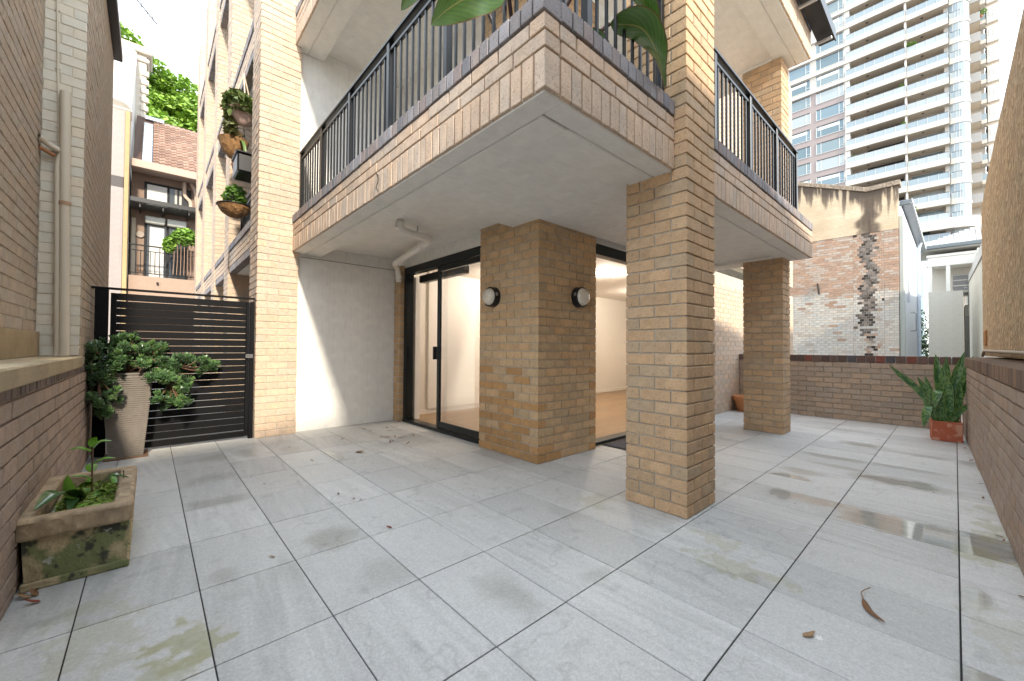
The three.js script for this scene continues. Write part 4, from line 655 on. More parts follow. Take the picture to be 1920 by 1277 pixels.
// ------------------------------------------------------------------ high apartment tower
{
  const t = thing('apartment_tower', 'pale high rise apartment tower with rows of glass fronted balconies', 'apartment tower'), Z = -86, S = 2.965, Y0 = 28.47;
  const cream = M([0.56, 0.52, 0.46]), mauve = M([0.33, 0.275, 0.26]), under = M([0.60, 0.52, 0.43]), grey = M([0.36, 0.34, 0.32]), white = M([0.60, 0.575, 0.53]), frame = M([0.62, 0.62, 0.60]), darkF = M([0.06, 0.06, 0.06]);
  const glassA = [[0.13, 0.19, 0.22], [0.20, 0.26, 0.28], [0.36, 0.40, 0.40], [0.17, 0.24, 0.28]].map((c) => PH(c, { roughness: 0.06 })), glassB = [[0.33, 0.38, 0.40], [0.28, 0.34, 0.37], [0.37, 0.41, 0.41]].map((c) => PH(c, { roughness: 0.10 })), dark = PH([0.045, 0.042, 0.040], { roughness: 0.1 }), inner = M([0.45, 0.40, 0.34]);
  bx('tower_core', t, inner, -26, 1.2, -2, Y0 + 13 * S, Z - 14, Z - 2.4, 0); bx('side_core', t, cream, 1.2, 3.3, -2, Y0 + 13 * S, Z - 14, Z - 6, 0);
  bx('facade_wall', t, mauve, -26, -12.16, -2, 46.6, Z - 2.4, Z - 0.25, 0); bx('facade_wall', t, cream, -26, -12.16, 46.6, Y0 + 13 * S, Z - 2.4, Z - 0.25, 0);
  bx('facade_column', t, white, -12.14, -11.45, -2, Y0 + 13 * S, Z - 2.4, Z - 0.2, 0.02); bx('facade_column', t, white, -4.92, -4.66, -2, Y0 + 13 * S, Z - 2.4, Z - 0.35, 0.02); bx('facade_column', t, cream, -0.75, -0.12, -2, Y0 + 13 * S, Z - 2.4, Z - 1.3, 0.02);
  for (let i = -6; i < 13; i++) {
    const y = Y0 + i * S, up = y > 46;
    for (const [x0, x1] of [[-20.0, -16.86], [-16.0, -12.25]]) { // windows on the flat part
      const w = bx('window', t, glassA[(i * 3 + (x0 > -17 ? 1 : 0) + 30) % 4], x0, x1, y + 0.88, y + 2.72, Z - 0.249, Z - 0.20, 0), W = x1 - x0;
      for (const p of [-W / 2, W / 2, W / 2 - 0.62, ...(x0 > -17 ? [-W / 2 + 0.62] : [])]) mesh('mullion', cbox(0.07, 1.86, 0.08, 0), frame, w, [p, 0, 0.02]);
      mesh('head', cbox(W, 0.14, 0.12, 0), darkF, w, [0, 0.92, 0.0]); mesh('sill', cbox(W, 0.06, 0.1, 0), frame, w, [0, -0.93, 0.02]); mesh('transom', cbox(0.6, 0.05, 0.08, 0), frame, w, [W / 2 - 0.3, -0.45, 0.02]);
      if ((i * 7 + (x0 > -17 ? 3 : 0)) % 3 === 0) mesh('blind', cbox(W * 0.8, 0.5 + 0.35 * ((i + 9) % 3), 0.01, 0), M([0.72, 0.71, 0.67]), w, [-0.05 * W, 0.5, 0.03]);
    }
    if (up) bx('storey_band', t, white, -26, -12.0, y - 0.02, y + 0.50, Z - 0.25, Z + 0.10, 0.02);
    const bal = (x0, x1, zf, h, gh, mat = cream) => { bx('balcony_slab', t, mat, x0, x1, y, y + h, zf - 0.15, zf, 0.02); bx('balcony_soffit', t, under, x0 + 0.01, x1 - 0.01, y + 0.02, y + 0.3, zf - 2.3, zf - 0.151, 0);
      const g = bx('balustrade_glass', t, glassB[(i + 20 + Math.round(x0)) % 3 < 0 ? 0 : (i + 40 + Math.round(x0)) % 3], x0 + 0.06, x1 - 0.06, y + h, y + h + gh, zf - 0.09, zf - 0.06, 0); mesh('handrail', cbox(x1 - x0 - 0.1, 0.06, 0.07, 0), darkF, g, [0, gh / 2, 0]); const n = Math.max(2, Math.round((x1 - x0) / 1.2)); for (let q = 0; q <= n; q++) mesh('rail_post', cbox(0.04, gh, 0.05, 0), white, g, [-(x1 - x0 - 0.12) / 2 + (x1 - x0 - 0.12) * q / n, 0, 0.02]); };
    bal(-12.0, -4.72, Z, 0.84, 0.95); bal(-4.70, -0.28, Z - 0.25, 0.84, 0.95); bal(-0.20, 1.0, Z - 0.9, 0.80, 0.95);
    bx('sliding_glass', t, dark, -9.5, -5.2, y + 0.84, y + 2.9, Z - 2.399, Z - 2.35, 0); bx('sliding_glass', t, i < 5 ? glassA[(i + 12) % 4] : dark, -4.3, -1.0, y + 0.84, y + 2.75, Z - 2.399, Z - 2.34, 0);
    mesh('soffit_light', new THREE.CylinderGeometry(0.16, 0.16, 0.06, 12), darkF, t, [-9.3, y - 0.0, Z - 1.0]); mesh('soffit_light', new THREE.CylinderGeometry(0.16, 0.16, 0.06, 12), darkF, t, [-3.0, y - 0.0, Z - 1.2]);
    // rounded glass corner
    const cy = mesh('corner_glass', new THREE.CylinderGeometry(1.25, 1.25, S - 0.35, 28, 1), glassB[(i + 30) % 3], t, [0.55, y + 0.30 + (S - 0.35) / 2, Z - 2.2]); mesh('corner_band', new THREE.CylinderGeometry(1.34, 1.34, 0.34, 28), white, t, [0.55, y + 0.14, Z - 2.2]);
    for (let a = 0; a < 5; a++) { const th = -0.3 + a * 0.42; mesh('corner_mullion', cbox(0.05, S - 0.36, 0.05, 0), white, cy, [1.255 * Math.sin(th), 0, 1.255 * Math.cos(th)]); }
    bx('side_balcony', t, grey, 1.80, 2.85, y + 0.1, y + 1.45, Z - 3.2, Z - 3.0, 0.02); bx('side_soffit', t, under, 1.7, 2.85, y + 0.1, y + 0.28, Z - 6, Z - 3.201, 0); const s2 = bx('side_balcony_slab', t, cream, 2.88, 3.42, y + 0.05, y + 0.6, Z - 6, Z - 4.2, 0.02); mesh('side_glass', cbox(0.5, 0.9, 0.05, 0), glassB[1], s2, [0, 0.72, 0.85]);
    const blk = bx('stepped_block', t, white, 3.55, 4.75, y + 0.55, y + S + 0.02, Z - 9, Z - 5.5, 0.02); bx('block_soffit', t, under, 3.45, 4.6, y + 0.1, y + 0.54, Z - 9, Z - 5.9, 0); for (const q of [-0.25, 0.12]) mesh('block_window', cbox(0.2, 0.95, 0.04, 0), frame, blk, [q, 0.25, 1.76]);
  }
  const crv = mesh('podium_balcony', new THREE.CylinderGeometry(2.6, 2.6, 1.5, 40, 1), cream, t, [0.1, 19.6, Z - 2.3]); bx('podium_parapet', t, cream, -9, 0.1, 18.85, 20.4, Z - 0.1, Z + 0.3, 0.03);
}
for (const [x, y, z, s, lb] of [[-4.2, 47.8, -86.6, 0.75, 'small palm in a pot on a high tower balcony beside the column'], [3.0, 50.2, -89.4, 0.6, 'leafy pot plant on the grey side balcony of the tower'], [-5.2, 42.0, -86.5, 0.5, 'bushy pot plant on the tower balcony two storeys under the palm'], [-5.1, 36.1, -86.3, 0.4, 'low green pot plant on a middle tower balcony'], [-11.0, 33.0, -86.3, 0.35, 'round green pot plant at the end of a lower tower balcony'], [-4.4, 22.1, -86.2, 0.8, 'green shrub on the lowest tower balcony above the gutter']]) {
  const t = thing('balcony_plant', lb, 'plant', 'plants on the tower balconies', [x, y, z]); const leaf = leafCloud([0, s * 0.6, 0], [s * 0.9, s * 0.8, s * 0.6], 220, s * 0.32, [0.20, 0.34, 0.05]); mesh('foliage', leaf, leafMat, t); mesh('pot', new THREE.CylinderGeometry(s * 0.3, s * 0.22, s * 0.5, 14), mTerracotta, t, [0, -s * 0.25, 0]);
}
// ------------------------------------------------------------------ trees
function tree(label, at, h, clumps, n, size, col) {
  const t = thing('tree', label, 'tree', null, at); mesh('trunk', new THREE.CylinderGeometry(0.2, 0.38, h, 12), mBark, t, [0, h / 2, 0]);
  for (const [x, y, z] of clumps) mesh('limb', tubeGeo([[0, h * 0.7, 0], [x * 0.4, mix(h * 0.8, y, 0.4), z * 0.4], [x * 0.9, y - 0.2, z * 0.9]], 0.09, 8, 7), mBark, t);
  mesh('crown', mergeGeometries(clumps.map(([x, y, z, r]) => leafCloud([x, y, z], [r, r * 0.8, r], Math.round(n * r * r), size, col, 0.30))), leafMat, t);
}
{ const cl = []; for (let i = 0; i < 30; i++) cl.push([rr(-3, 3), rr(10, 16.8), rr(-4.2, 3), rr(1.1, 1.9)]); for (let i = 0; i < 16; i++) cl.push([rr(-2, 3), 12.3 + (i % 5) * 1.05, -3.4 + (i / 15) * 6.6, rr(1.2, 1.7)]); tree('broad bright green plane tree above the tiled roof', [-31, 0, 0], 11, cl.filter(([x, y, z]) => y < 16.9 - Math.max(0, -z - 0.3) * 0.75), 900, 0.30, [0.27, 0.44, 0.05]); }
tree('dark green shrubby tree in the gap beside the white clad building', [-1.7, -1, -34], 2.6, [[0, 3.0, 0, 1.0], [-0.6, 2.2, 0.2, 0.9], [0.4, 1.8, 0.4, 0.9], [0, 4.0, 0, 0.8], [0.2, 0.8, 0.3, 1.0], [0.9, 2.6, 0.1, 0.8], [0.8, 1.2, 0.2, 0.9]], 520, 0.17, [0.075, 0.14, 0.05]);
// ------------------------------------------------------------------ jade plant in the tall ribbed planter
{
  const RP = 0.0215; const p = thing('ribbed_planter', 'tall tapered grey planter with fine horizontal ribs by the gate', 'planter', null, [-5.78, 0, 0.16]);
  const mp = M([0.40, 0.385, 0.36], { map: roughMap, bumpMap: grainBump, bumpScale: 0.003 }), n = 39, prof = [];
  const frustum = (y0, y1, r0, r1) => { const g = new THREE.CylinderGeometry(r1 * Math.SQRT2, r0 * Math.SQRT2, y1 - y0, 4, 1); g.rotateY(Math.PI / 4); g.translate(0, (y0 + y1) / 2, 0); const q = g.toNonIndexed(); q.computeVertexNormals(); return q; };
  const rad = (y) => mix(0.128, 0.195, y / 0.86), ribs = [];
  mesh('planter_body', frustum(0, 0.855, 0.117, 0.183), mp, p); for (let i = 0; i < n; i++) { const y = 0.006 + i * RP; ribs.push(frustum(y, y + 0.0125, rad(y), rad(y + 0.0125))); } const rb = mesh('rib', mergeGeometries(ribs), mp, p); rb.userData.kind = 'stuff';
  mesh('planter_rim', frustum(0.855, 0.87, 0.198, 0.198), mp, p); mesh('saucer', frustum(0.001, 0.016, 0.16, 0.165), M([0.22, 0.13, 0.08]), p); mesh('soil', frustum(0.84, 0.872, 0.17, 0.172), M([0.04, 0.03, 0.022]), p);
  const t = thing('jade_plant', 'sprawling jade plant with thick glossy leaves over the ribbed planter', 'plant', null, [-5.78, 0.86, 0.16]);
  const leafG = (() => { const g = new THREE.SphereGeometry(1, 8, 6); const q = g.attributes.position; for (let i = 0; i < q.count; i++) { const x = q.getX(i), y = q.getY(i), z = q.getZ(i); q.setXYZ(i, x * (0.45 + 0.55 * sstep(-1, 0.5, z)), y * 0.5 + 0.18 * z * z * 0.5, z); } g.scale(0.0125, 0.0048, 0.022); g.translate(0, 0, 0.022); g.computeVertexNormals(); return g; })();
  const jm = [[0.055, 0.115, 0.04], [0.075, 0.15, 0.05], [0.045, 0.09, 0.036], [0.10, 0.185, 0.055]].map((c) => PH(c, { roughness: 0.24, clearcoat: 0.3, clearcoatRoughness: 0.25 }));
  const ros = [0, 1, 2].map((v) => { const gs = []; for (let i = 0; i < 13 + v * 2; i++) { const g = leafG.clone(), k = rr(0.75, 1.2), lv = i / 14; g.scale(k, k, k); g.rotateX(-mix(0.1, 1.15, lv) + rr(-0.2, 0.2)); g.rotateY(i * 1.6 + rr(-0.3, 0.3)); g.translate(0, lv * 0.035 - 0.012, 0); gs.push(g); } return mergeGeometries(gs); });
  // branches reach out over the rim; targets in local metres (z toward the wall is +)
  const ends = []; const put = (z0, z1, y0, y1, x0, x1, c) => { for (let i = 0; i < c; i++) ends.push([rr(x0, x1), rr(y0, y1), rr(z0, z1)]); };
  put(-0.28, 0.26, 0.10, 0.30, -0.12, 0.28, 42); put(-0.28, 0.30, -0.08, 0.14, 0.02, 0.34, 40); put(-0.62, -0.26, -0.02, 0.16, -0.05, 0.25, 22); put(-0.48, -0.22, -0.36, -0.04, 0.0, 0.30, 24); put(0.10, 0.28, -0.34, -0.02, 0.12, 0.36, 14); put(0.22, 0.52, 0.13, 0.30, -0.05, 0.4, 20); put(-0.10, 0.1, 0.26, 0.40, -0.1, 0.15, 9); put(0.02, 0.2, -0.42, -0.2, 0.24, 0.36, 5); put(-0.74, -0.55, 0.0, 0.09, 0, 0.15, 6);
  const mains = [[-0.15, 0.18, 0.1], [0.15, 0.16, 0.12], [-0.4, 0.06, 0.1], [0.2, 0.0, 0.2], [0.3, 0.2, 0.1], [0.0, 0.25, 0.05], [-0.33, -0.1, 0.15]].map(([z, y, x]) => { const e = [x, y, z]; mesh('branch', tubeGeo([[rr(-0.03, 0.03), 0, rr(-0.03, 0.03)], [x * 0.3, 0.09, z * 0.35], e], 0.013, 12, 7), mBrown, t); return e; });
  for (const e of ends) { let b = mains[0], bd = 9; for (const m of mains) { const d = Math.hypot(m[0] - e[0], m[1] - e[1], m[2] - e[2]); if (d < bd) { bd = d; b = m; } } mesh('twig', tubeGeo([b, [mix(b[0], e[0], 0.5), mix(b[1], e[1], 0.5) - 0.02, mix(b[2], e[2], 0.5)], e], 0.0055, 6, 5), mBrown, t); for (let q = 0; q < 3; q++) { const m = mesh('leaf_cluster', ros[Math.floor(rnd() * 3)], jm[Math.floor(rnd() * 4)], t, [e[0] + (q ? rr(-0.045, 0.045) : 0), e[1] + (q ? rr(-0.05, 0.03) : 0), e[2] + (q ? rr(-0.045, 0.045) : 0)]); m.rotation.set(rr(-1.0, 1.0), rr(0, 6), rr(-1.0, 1.0)); const s = rr(0.75, 1.3); m.scale.set(s, s, s); } }
}
// ------------------------------------------------------------------ mossy trough
{
  const t = thing('concrete_trough', 'weathered sandstone trough planter green with moss against the low wall', 'planter', null, [-3.34, 0, 0.245]);
  const mm = M([1, 1, 1], { map: tex(256, 256, (u, v) => { const n = fbm(u * 5, v * 5, 5, 5, 140), s = fbm(u * 14, v * 14, 14, 4, 144), g = sstep(0.42, 0.60, n) , d = sstep(0.56, 0.68, fbm(u * 9, v * 9, 9, 4, 148)), w = sstep(0.70, 0.76, s); let c = [0.70 + 0.16 * (s - 0.5), 0.635 + 0.15 * (s - 0.5), 0.50 + 0.12 * (s - 0.5)]; c = [mix(c[0], 0.43, g * 0.85), mix(c[1], 0.47, g * 0.85), mix(c[2], 0.30, g * 0.85)]; c = c.map((q) => mix(q, 0.19, d * 0.75 * g)); return c.map((q) => mix(q, 0.74, w * 0.7 * g)); }), bumpMap: roughBump, bumpScale: 0.008 }), rimM = M([0.56, 0.45, 0.30], { map: roughMap, bumpMap: roughBump, bumpScale: 0.010 });
  const fr = (x0, x1, z0, z1, X0, X1, Z0, Z1, y0, y1) => { const v = [[x0, y0, z0], [x1, y0, z0], [x1, y0, z1], [x0, y0, z1], [X0, y1, Z0], [X1, y1, Z0], [X1, y1, Z1], [X0, y1, Z1]], f = [[0, 1, 2, 3], [7, 6, 5, 4], [1, 0, 4, 5], [2, 1, 5, 6], [3, 2, 6, 7], [0, 3, 7, 4]], pos = [], uv = []; for (const q of f) for (const k of [0, 1, 2, 0, 2, 3]) { pos.push(...v[q[k]]); uv.push(...(f.indexOf(q) < 2 ? [v[q[k]][0] * 2, v[q[k]][2] * 2] : [(v[q[k]][0] + v[q[k]][2]) * 2, v[q[k]][1] * 2])); } const g = new THREE.BufferGeometry(); g.setAttribute('position', new THREE.Float32BufferAttribute(pos, 3)); g.setAttribute('uv', new THREE.Float32BufferAttribute(uv, 2)); g.computeVertexNormals(); return g; };
  mesh('trough_body', fr(-0.37, 0.425, -0.172, 0.170, -0.385, 0.435, -0.182, 0.182, 0.003, 0.24), mm, t); bx('foot_band', t, mm, -0.385, 0.438, 0.001, 0.04, -0.184, 0.184, 0.006);
  { const o = new THREE.Shape(), rr4 = (s, x0, x1, y0, y1, r) => { s.moveTo(x0 + r, y0); s.lineTo(x1 - r, y0); s.quadraticCurveTo(x1, y0, x1, y0 + r); s.lineTo(x1, y1 - r); s.quadraticCurveTo(x1, y1, x1 - r, y1); s.lineTo(x0 + r, y1); s.quadraticCurveTo(x0, y1, x0, y1 - r); s.lineTo(x0, y0 + r); s.quadraticCurveTo(x0, y0, x0 + r, y0); return s; };
    rr4(o, -0.40, 0.447, -0.178, 0.192, 0.012); o.holes.push(rr4(new THREE.Path(), -0.362, 0.405, -0.135, 0.154, 0.01));
    const g = new THREE.ExtrudeGeometry(o, { depth: 0.062, bevelEnabled: true, bevelSize: 0.018, bevelThickness: 0.018, bevelSegments: 4, curveSegments: 4 }); g.rotateX(Math.PI / 2); mesh('rim', g, rimM, t, [0, 0.322, 0]); }
  bx('soil', t, M([0.05, 0.045, 0.03]), -0.345, 0.385, 0.236, 0.265, -0.134, 0.117, 0.002);
  const gc = mesh('ground_cover', mergeGeometries([leafCloud([0.02, 0.272, -0.01], [0.37, 0.03, 0.125], 4600, 0.024, [0.24, 0.34, 0.04]), leafCloud([0.0, 0.275, -0.01], [0.40, 0.02, 0.13], 900, 0.016, [0.38, 0.38, 0.07])]), leafMat, t); gc.userData.kind = 'stuff';
  const s = thing('sapling', 'young bright green leafy sapling growing in the mossy trough', 'plant', null, [-3.36, 0.26, 0.235]);
  const lm = [[0.16, 0.38, 0.03], [0.22, 0.46, 0.05]].map((c) => PH(c, { roughness: 0.35, side: THREE.DoubleSide, transmission: 0.25, thickness: 0 })), ld = PH([0.055, 0.13, 0.04], { roughness: 0.22, clearcoat: 0.5, side: THREE.DoubleSide });
  mesh('stem', tubeGeo([[0, 0, 0], [0.005, 0.15, 0.0], [0.0, 0.30, 0.0]], 0.004, 10, 6), mBrown, s); for (let i = 0; i < 14; i++) { const a = rr(0, 6.28), x = rr(-0.3, 0.32), z = rr(-0.1, 0.08), l = rr(0.04, 0.09); mesh('leaf', bladeGeo([[x, 0.01, z], [x + Math.cos(a) * l * 0.5, 0.05, z + Math.sin(a) * l * 0.5], [x + Math.cos(a) * l, 0.055, z + Math.sin(a) * l]], rr(0.025, 0.04), { side: [-Math.sin(a), 0, Math.cos(a)], fold: 0.2, seg: 6 }), lm[i % 2], s); }
  mesh('stem', tubeGeo([[-0.05, 0, -0.13], [-0.05, 0.13, -0.13]], 0.003, 4, 5), mBrown, s);
  for (const [pt, w, m, sd] of [[[[0, 0.28, 0], [0.0, 0.31, 0.05], [0.01, 0.30, 0.10]], 0.05, 0, [1, 0, 0]], [[[0, 0.29, 0], [0, 0.325, -0.03], [0.01, 0.325, -0.08]], 0.045, 1, [1, 0, 0]], [[[0, 0.3, 0], [0, 0.335, 0.0], [0.02, 0.36, -0.015]], 0.04, 1, [0, 0, 1]], [[[0, 0.20, 0], [0.02, 0.225, -0.05], [0.03, 0.225, -0.10]], 0.05, 0, [1, 0, 0]], [[[0.1, 0.03, 0.06], [0.12, 0.12, 0.08], [0.13, 0.19, 0.085]], 0.05, 1, [0, 0, 1]], [[[0, 0.12, 0], [0.05, 0.16, 0.04], [0.08, 0.165, 0.08]], 0.045, 0, [1, 0, -0.5]], [[[0, 0.16, 0], [-0.06, 0.19, 0.01], [-0.12, 0.18, 0.02]], 0.05, 0, [0, 0, 1]]]) mesh('leaf', bladeGeo(pt, w, { side: sd, fold: 0.25 }), lm[m], s);
  for (const [pt, w, sd] of [[[[0.12, 0.04, 0.02], [0.28, 0.14, 0.10], [0.44, 0.11, 0.16]], 0.085, [0, 0.2, 1]], [[[0.05, 0.06, -0.02], [0.10, 0.14, -0.09], [0.12, 0.12, -0.16]], 0.07, [1, 0, 0]], [[[0.1, 0.02, 0.05], [0.2, 0.07, 0.06], [0.27, 0.03, 0.06]], 0.07, [0, 0.2, 1]]]) mesh('leaf', bladeGeo(pt, w, { side: sd, fold: 0.2 }), ld, s);
}
// ------------------------------------------------------------------ snake plant
{
  const b = thing('terracotta_box', 'square terracotta pot with worn white bloom in the terrace corner', 'pot', null, [-0.09, 0, -7.62], 0.10);
  const bm = M([1, 1, 1], { map: tex(128, 128, (u, v) => { const n = fbm(u * 5, v * 7, 7, 5, 150), w = sstep(0.50, 0.66, n); return [mix(0.70, 0.80, w * 0.8), mix(0.38, 0.62, w * 0.8), mix(0.27, 0.52, w * 0.8)]; }), bumpMap: grainBump, bumpScale: 0.003 });
  for (const [a, c, d, e] of [[-0.135, 0.135, 0.115, 0.135], [-0.135, 0.135, -0.135, -0.115], [-0.135, -0.115, -0.1145, 0.1145], [0.115, 0.135, -0.1145, 0.1145]]) bx('side', b, bm, a, c, 0.002, 0.25, d, e, 0.005); bx('soil', b, M([0.05, 0.035, 0.025]), -0.1145, 0.1145, 0.01, 0.225, -0.1145, 0.1145, 0);
  const t = thing('snake_plant', 'snake plant with tall banded green leaves in the terracotta pot', 'plant', null, [-0.09, 0.22, -7.62]);
  const sm = [0, 1, 2].map((i) => PH([1, 1, 1], { roughness: 0.4, side: THREE.DoubleSide, map: tex(64, 256, (u, v) => { const n = fbm(u * 5 + i * 9, v * 30, 64, 4, 160 + i * 7), bnd = sstep(0.44, 0.56, n), e = Math.abs(u - 0.5) > 0.44 ? 1 : 0; return [mix(mix(0.20, 0.40, bnd), 0.55, e * 0.6), mix(mix(0.36, 0.53, bnd), 0.62, e * 0.6), mix(mix(0.19, 0.30, bnd), 0.30, e * 0.6)]; }, true, 1, 1, false) }));
  const prof = (q) => q < 0.75 ? 0.62 + 0.38 * Math.sin(q / 0.75 * Math.PI / 2 + 0.2) : Math.max(0.02, (1 - q) / 0.25) ** 0.8;
  const L = [[[0.02, 0.0, 0.02], [0.05, 0.4, 0.04], [0.17, 0.92, 0.05]], [[0.06, 0, 0.0], [0.10, 0.4, 0.02], [0.24, 0.86, 0.05]], [[-0.04, 0, 0.05], [-0.05, 0.4, 0.08], [-0.08, 0.88, 0.08]], [[0.0, 0, 0.06], [0.0, 0.35, 0.10], [-0.01, 0.76, 0.12]], [[0.04, 0, 0.08], [0.03, 0.3, 0.12], [0.02, 0.62, 0.12]], [[-0.08, 0, 0], [-0.20, 0.35, 0.03], [-0.52, 0.72, 0.05]], [[-0.06, 0, -0.03], [-0.14, 0.3, 0], [-0.25, 0.58, 0.02]], [[-0.05, 0, 0.02], [-0.11, 0.3, 0.06], [-0.18, 0.60, 0.08]], [[0.08, 0, 0.05], [0.11, 0.25, 0.08], [0.12, 0.55, 0.08]], [[0.02, 0, -0.06], [0.02, 0.4, -0.06], [0.01, 0.86, -0.04]], [[-0.03, 0, -0.08], [-0.02, 0.35, -0.05], [-0.02, 0.70, -0.02]], [[0.07, 0, -0.07], [0.12, 0.3, -0.05], [0.18, 0.6, -0.02]], [[0.02, 0, 0.10], [0.09, 0.14, 0.15], [0.20, 0.28, 0.18]], [[0.0, 0.0, -0.02], [-0.13, 0.28, 0.10], [-0.12, 0.42, 0.14]]];
  for (const [i, p] of L.entries()) mesh('leaf', bladeGeo(p, i < 6 ? 0.085 : 0.07, { side: [0.95, 0, i % 2 ? 0.35 : -0.3], fold: 0.30, th: 0.003, prof, twist: rr(-0.4, 0.4) }), sm[i % 3], t);
  for (const p of [[[-0.08, 0.02, 0.06], [-0.14, 0.22, 0.14], [-0.16, 0.16, 0.22], [-0.19, -0.05, 0.25]], [[-0.05, 0.02, 0.06], [-0.05, 0.38, 0.14], [-0.06, 0.42, 0.19], [-0.09, 0.20, 0.24]]]) mesh('leaf', bladeGeo(p, 0.085, { side: [1, 0, 0.2], fold: 0.15, th: 0.003, prof }), sm[1], t);
}
{ const t = thing('terracotta_pot', 'low round terracotta pot by the sunlit flank wall', 'pot', null, [-2.62, 0, -8.2]); mesh('bowl', new THREE.LatheGeometry([[0.0, 0.0], [0.12, 0.0], [0.175, 0.20], [0.205, 0.205], [0.21, 0.28], [0.185, 0.285], [0.17, 0.22], [0.0, 0.22]].map((p) => new THREE.Vector2(...p)), 32), M([0.55, 0.23, 0.09]), t); }
// ------------------------------------------------------------------ large leaved plant on the balcony
{
  const t = thing('broad_leaf_plant', 'large paddle leaved plant poking through the balcony railings at the corner', 'plant', null, [-1.95, 2.76, -1.85]);
  const bm = PH([1, 1, 1], { roughness: 0.35, clearcoat: 0.2, side: THREE.DoubleSide, map: tex(128, 256, (u, v) => { const s = Math.abs(u - 0.5), rib = s < 0.02 ? 1 : 0, ln = 0.5 + 0.5 * Math.sin((v * 60 + s * 50)), e = s > 0.475 ? 1 : 0, n = fbm(u * 4, v * 8, 8, 3, 170); return [mix(0.25 + 0.07 * n + 0.04 * ln, rib ? 0.55 : 0.45, Math.max(rib, e * 0.7)), mix(0.37 + 0.09 * n + 0.05 * ln, rib ? 0.55 : 0.27, Math.max(rib, e * 0.7)), mix(0.17 + 0.04 * n, rib ? 0.3 : 0.15, Math.max(rib, e * 0.7))]; }, true, 1, 1, false) });
  const st = M([0.05, 0.03, 0.03], { roughness: 0.4 });
  const blade = (pts, w, side, fold = 0.2) => { mesh('leaf', bladeGeo(pts, w, { side, fold, seg: 18, wave: 0.06 }), bm, t); mesh('leaf_stalk', tubeGeo([[rr(-0.05, 0.05), 0, rr(-0.05, 0.05)], [pts[0][0] * 0.5, pts[0][1] * 0.6, pts[0][2] * 0.5], pts[0]], 0.012, 10, 7), st, t); };
  blade([[0.30, 0.36, 0.40], [0.10, 0.42, 0.50], [-0.12, 0.46, 0.53], [-0.33, 0.50, 0.52]], 0.21, [0.1, 0.8, 0.5]); blade([[-0.10, 0.80, 0.42], [-0.30, 0.86, 0.52], [-0.55, 0.88, 0.53], [-0.80, 0.90, 0.50]], 0.19, [0.2, 0.7, 0.5]);
  blade([[0.50, 0.66, -0.05], [0.66, 0.60, -0.22], [0.70, 0.45, -0.40], [0.68, 0.27, -0.60]], 0.15, [0.3, 0.5, 0.7], 0.4); blade([[0.52, 0.42, -0.25], [0.66, 0.38, -0.38], [0.69, 0.28, -0.52], [0.69, 0.10, -0.64]], 0.21, [0.45, 0.3, 0.7]); blade([[0.3, 0.9, -0.2], [0.45, 1.1, -0.35], [0.5, 1.0, -0.55]], 0.2, [0.6, 0, 0.6]); blade([[0.36, 0.3, -0.1], [0.44, 0.34, -0.22], [0.48, 0.18, -0.36]], 0.13, [0.6, 0.3, 0.6]);
  mesh('pot', new THREE.CylinderGeometry(0.2, 0.15, 0.35, 20), M([0.12, 0.12, 0.13]), t, [0, 0.175, 0]);
}
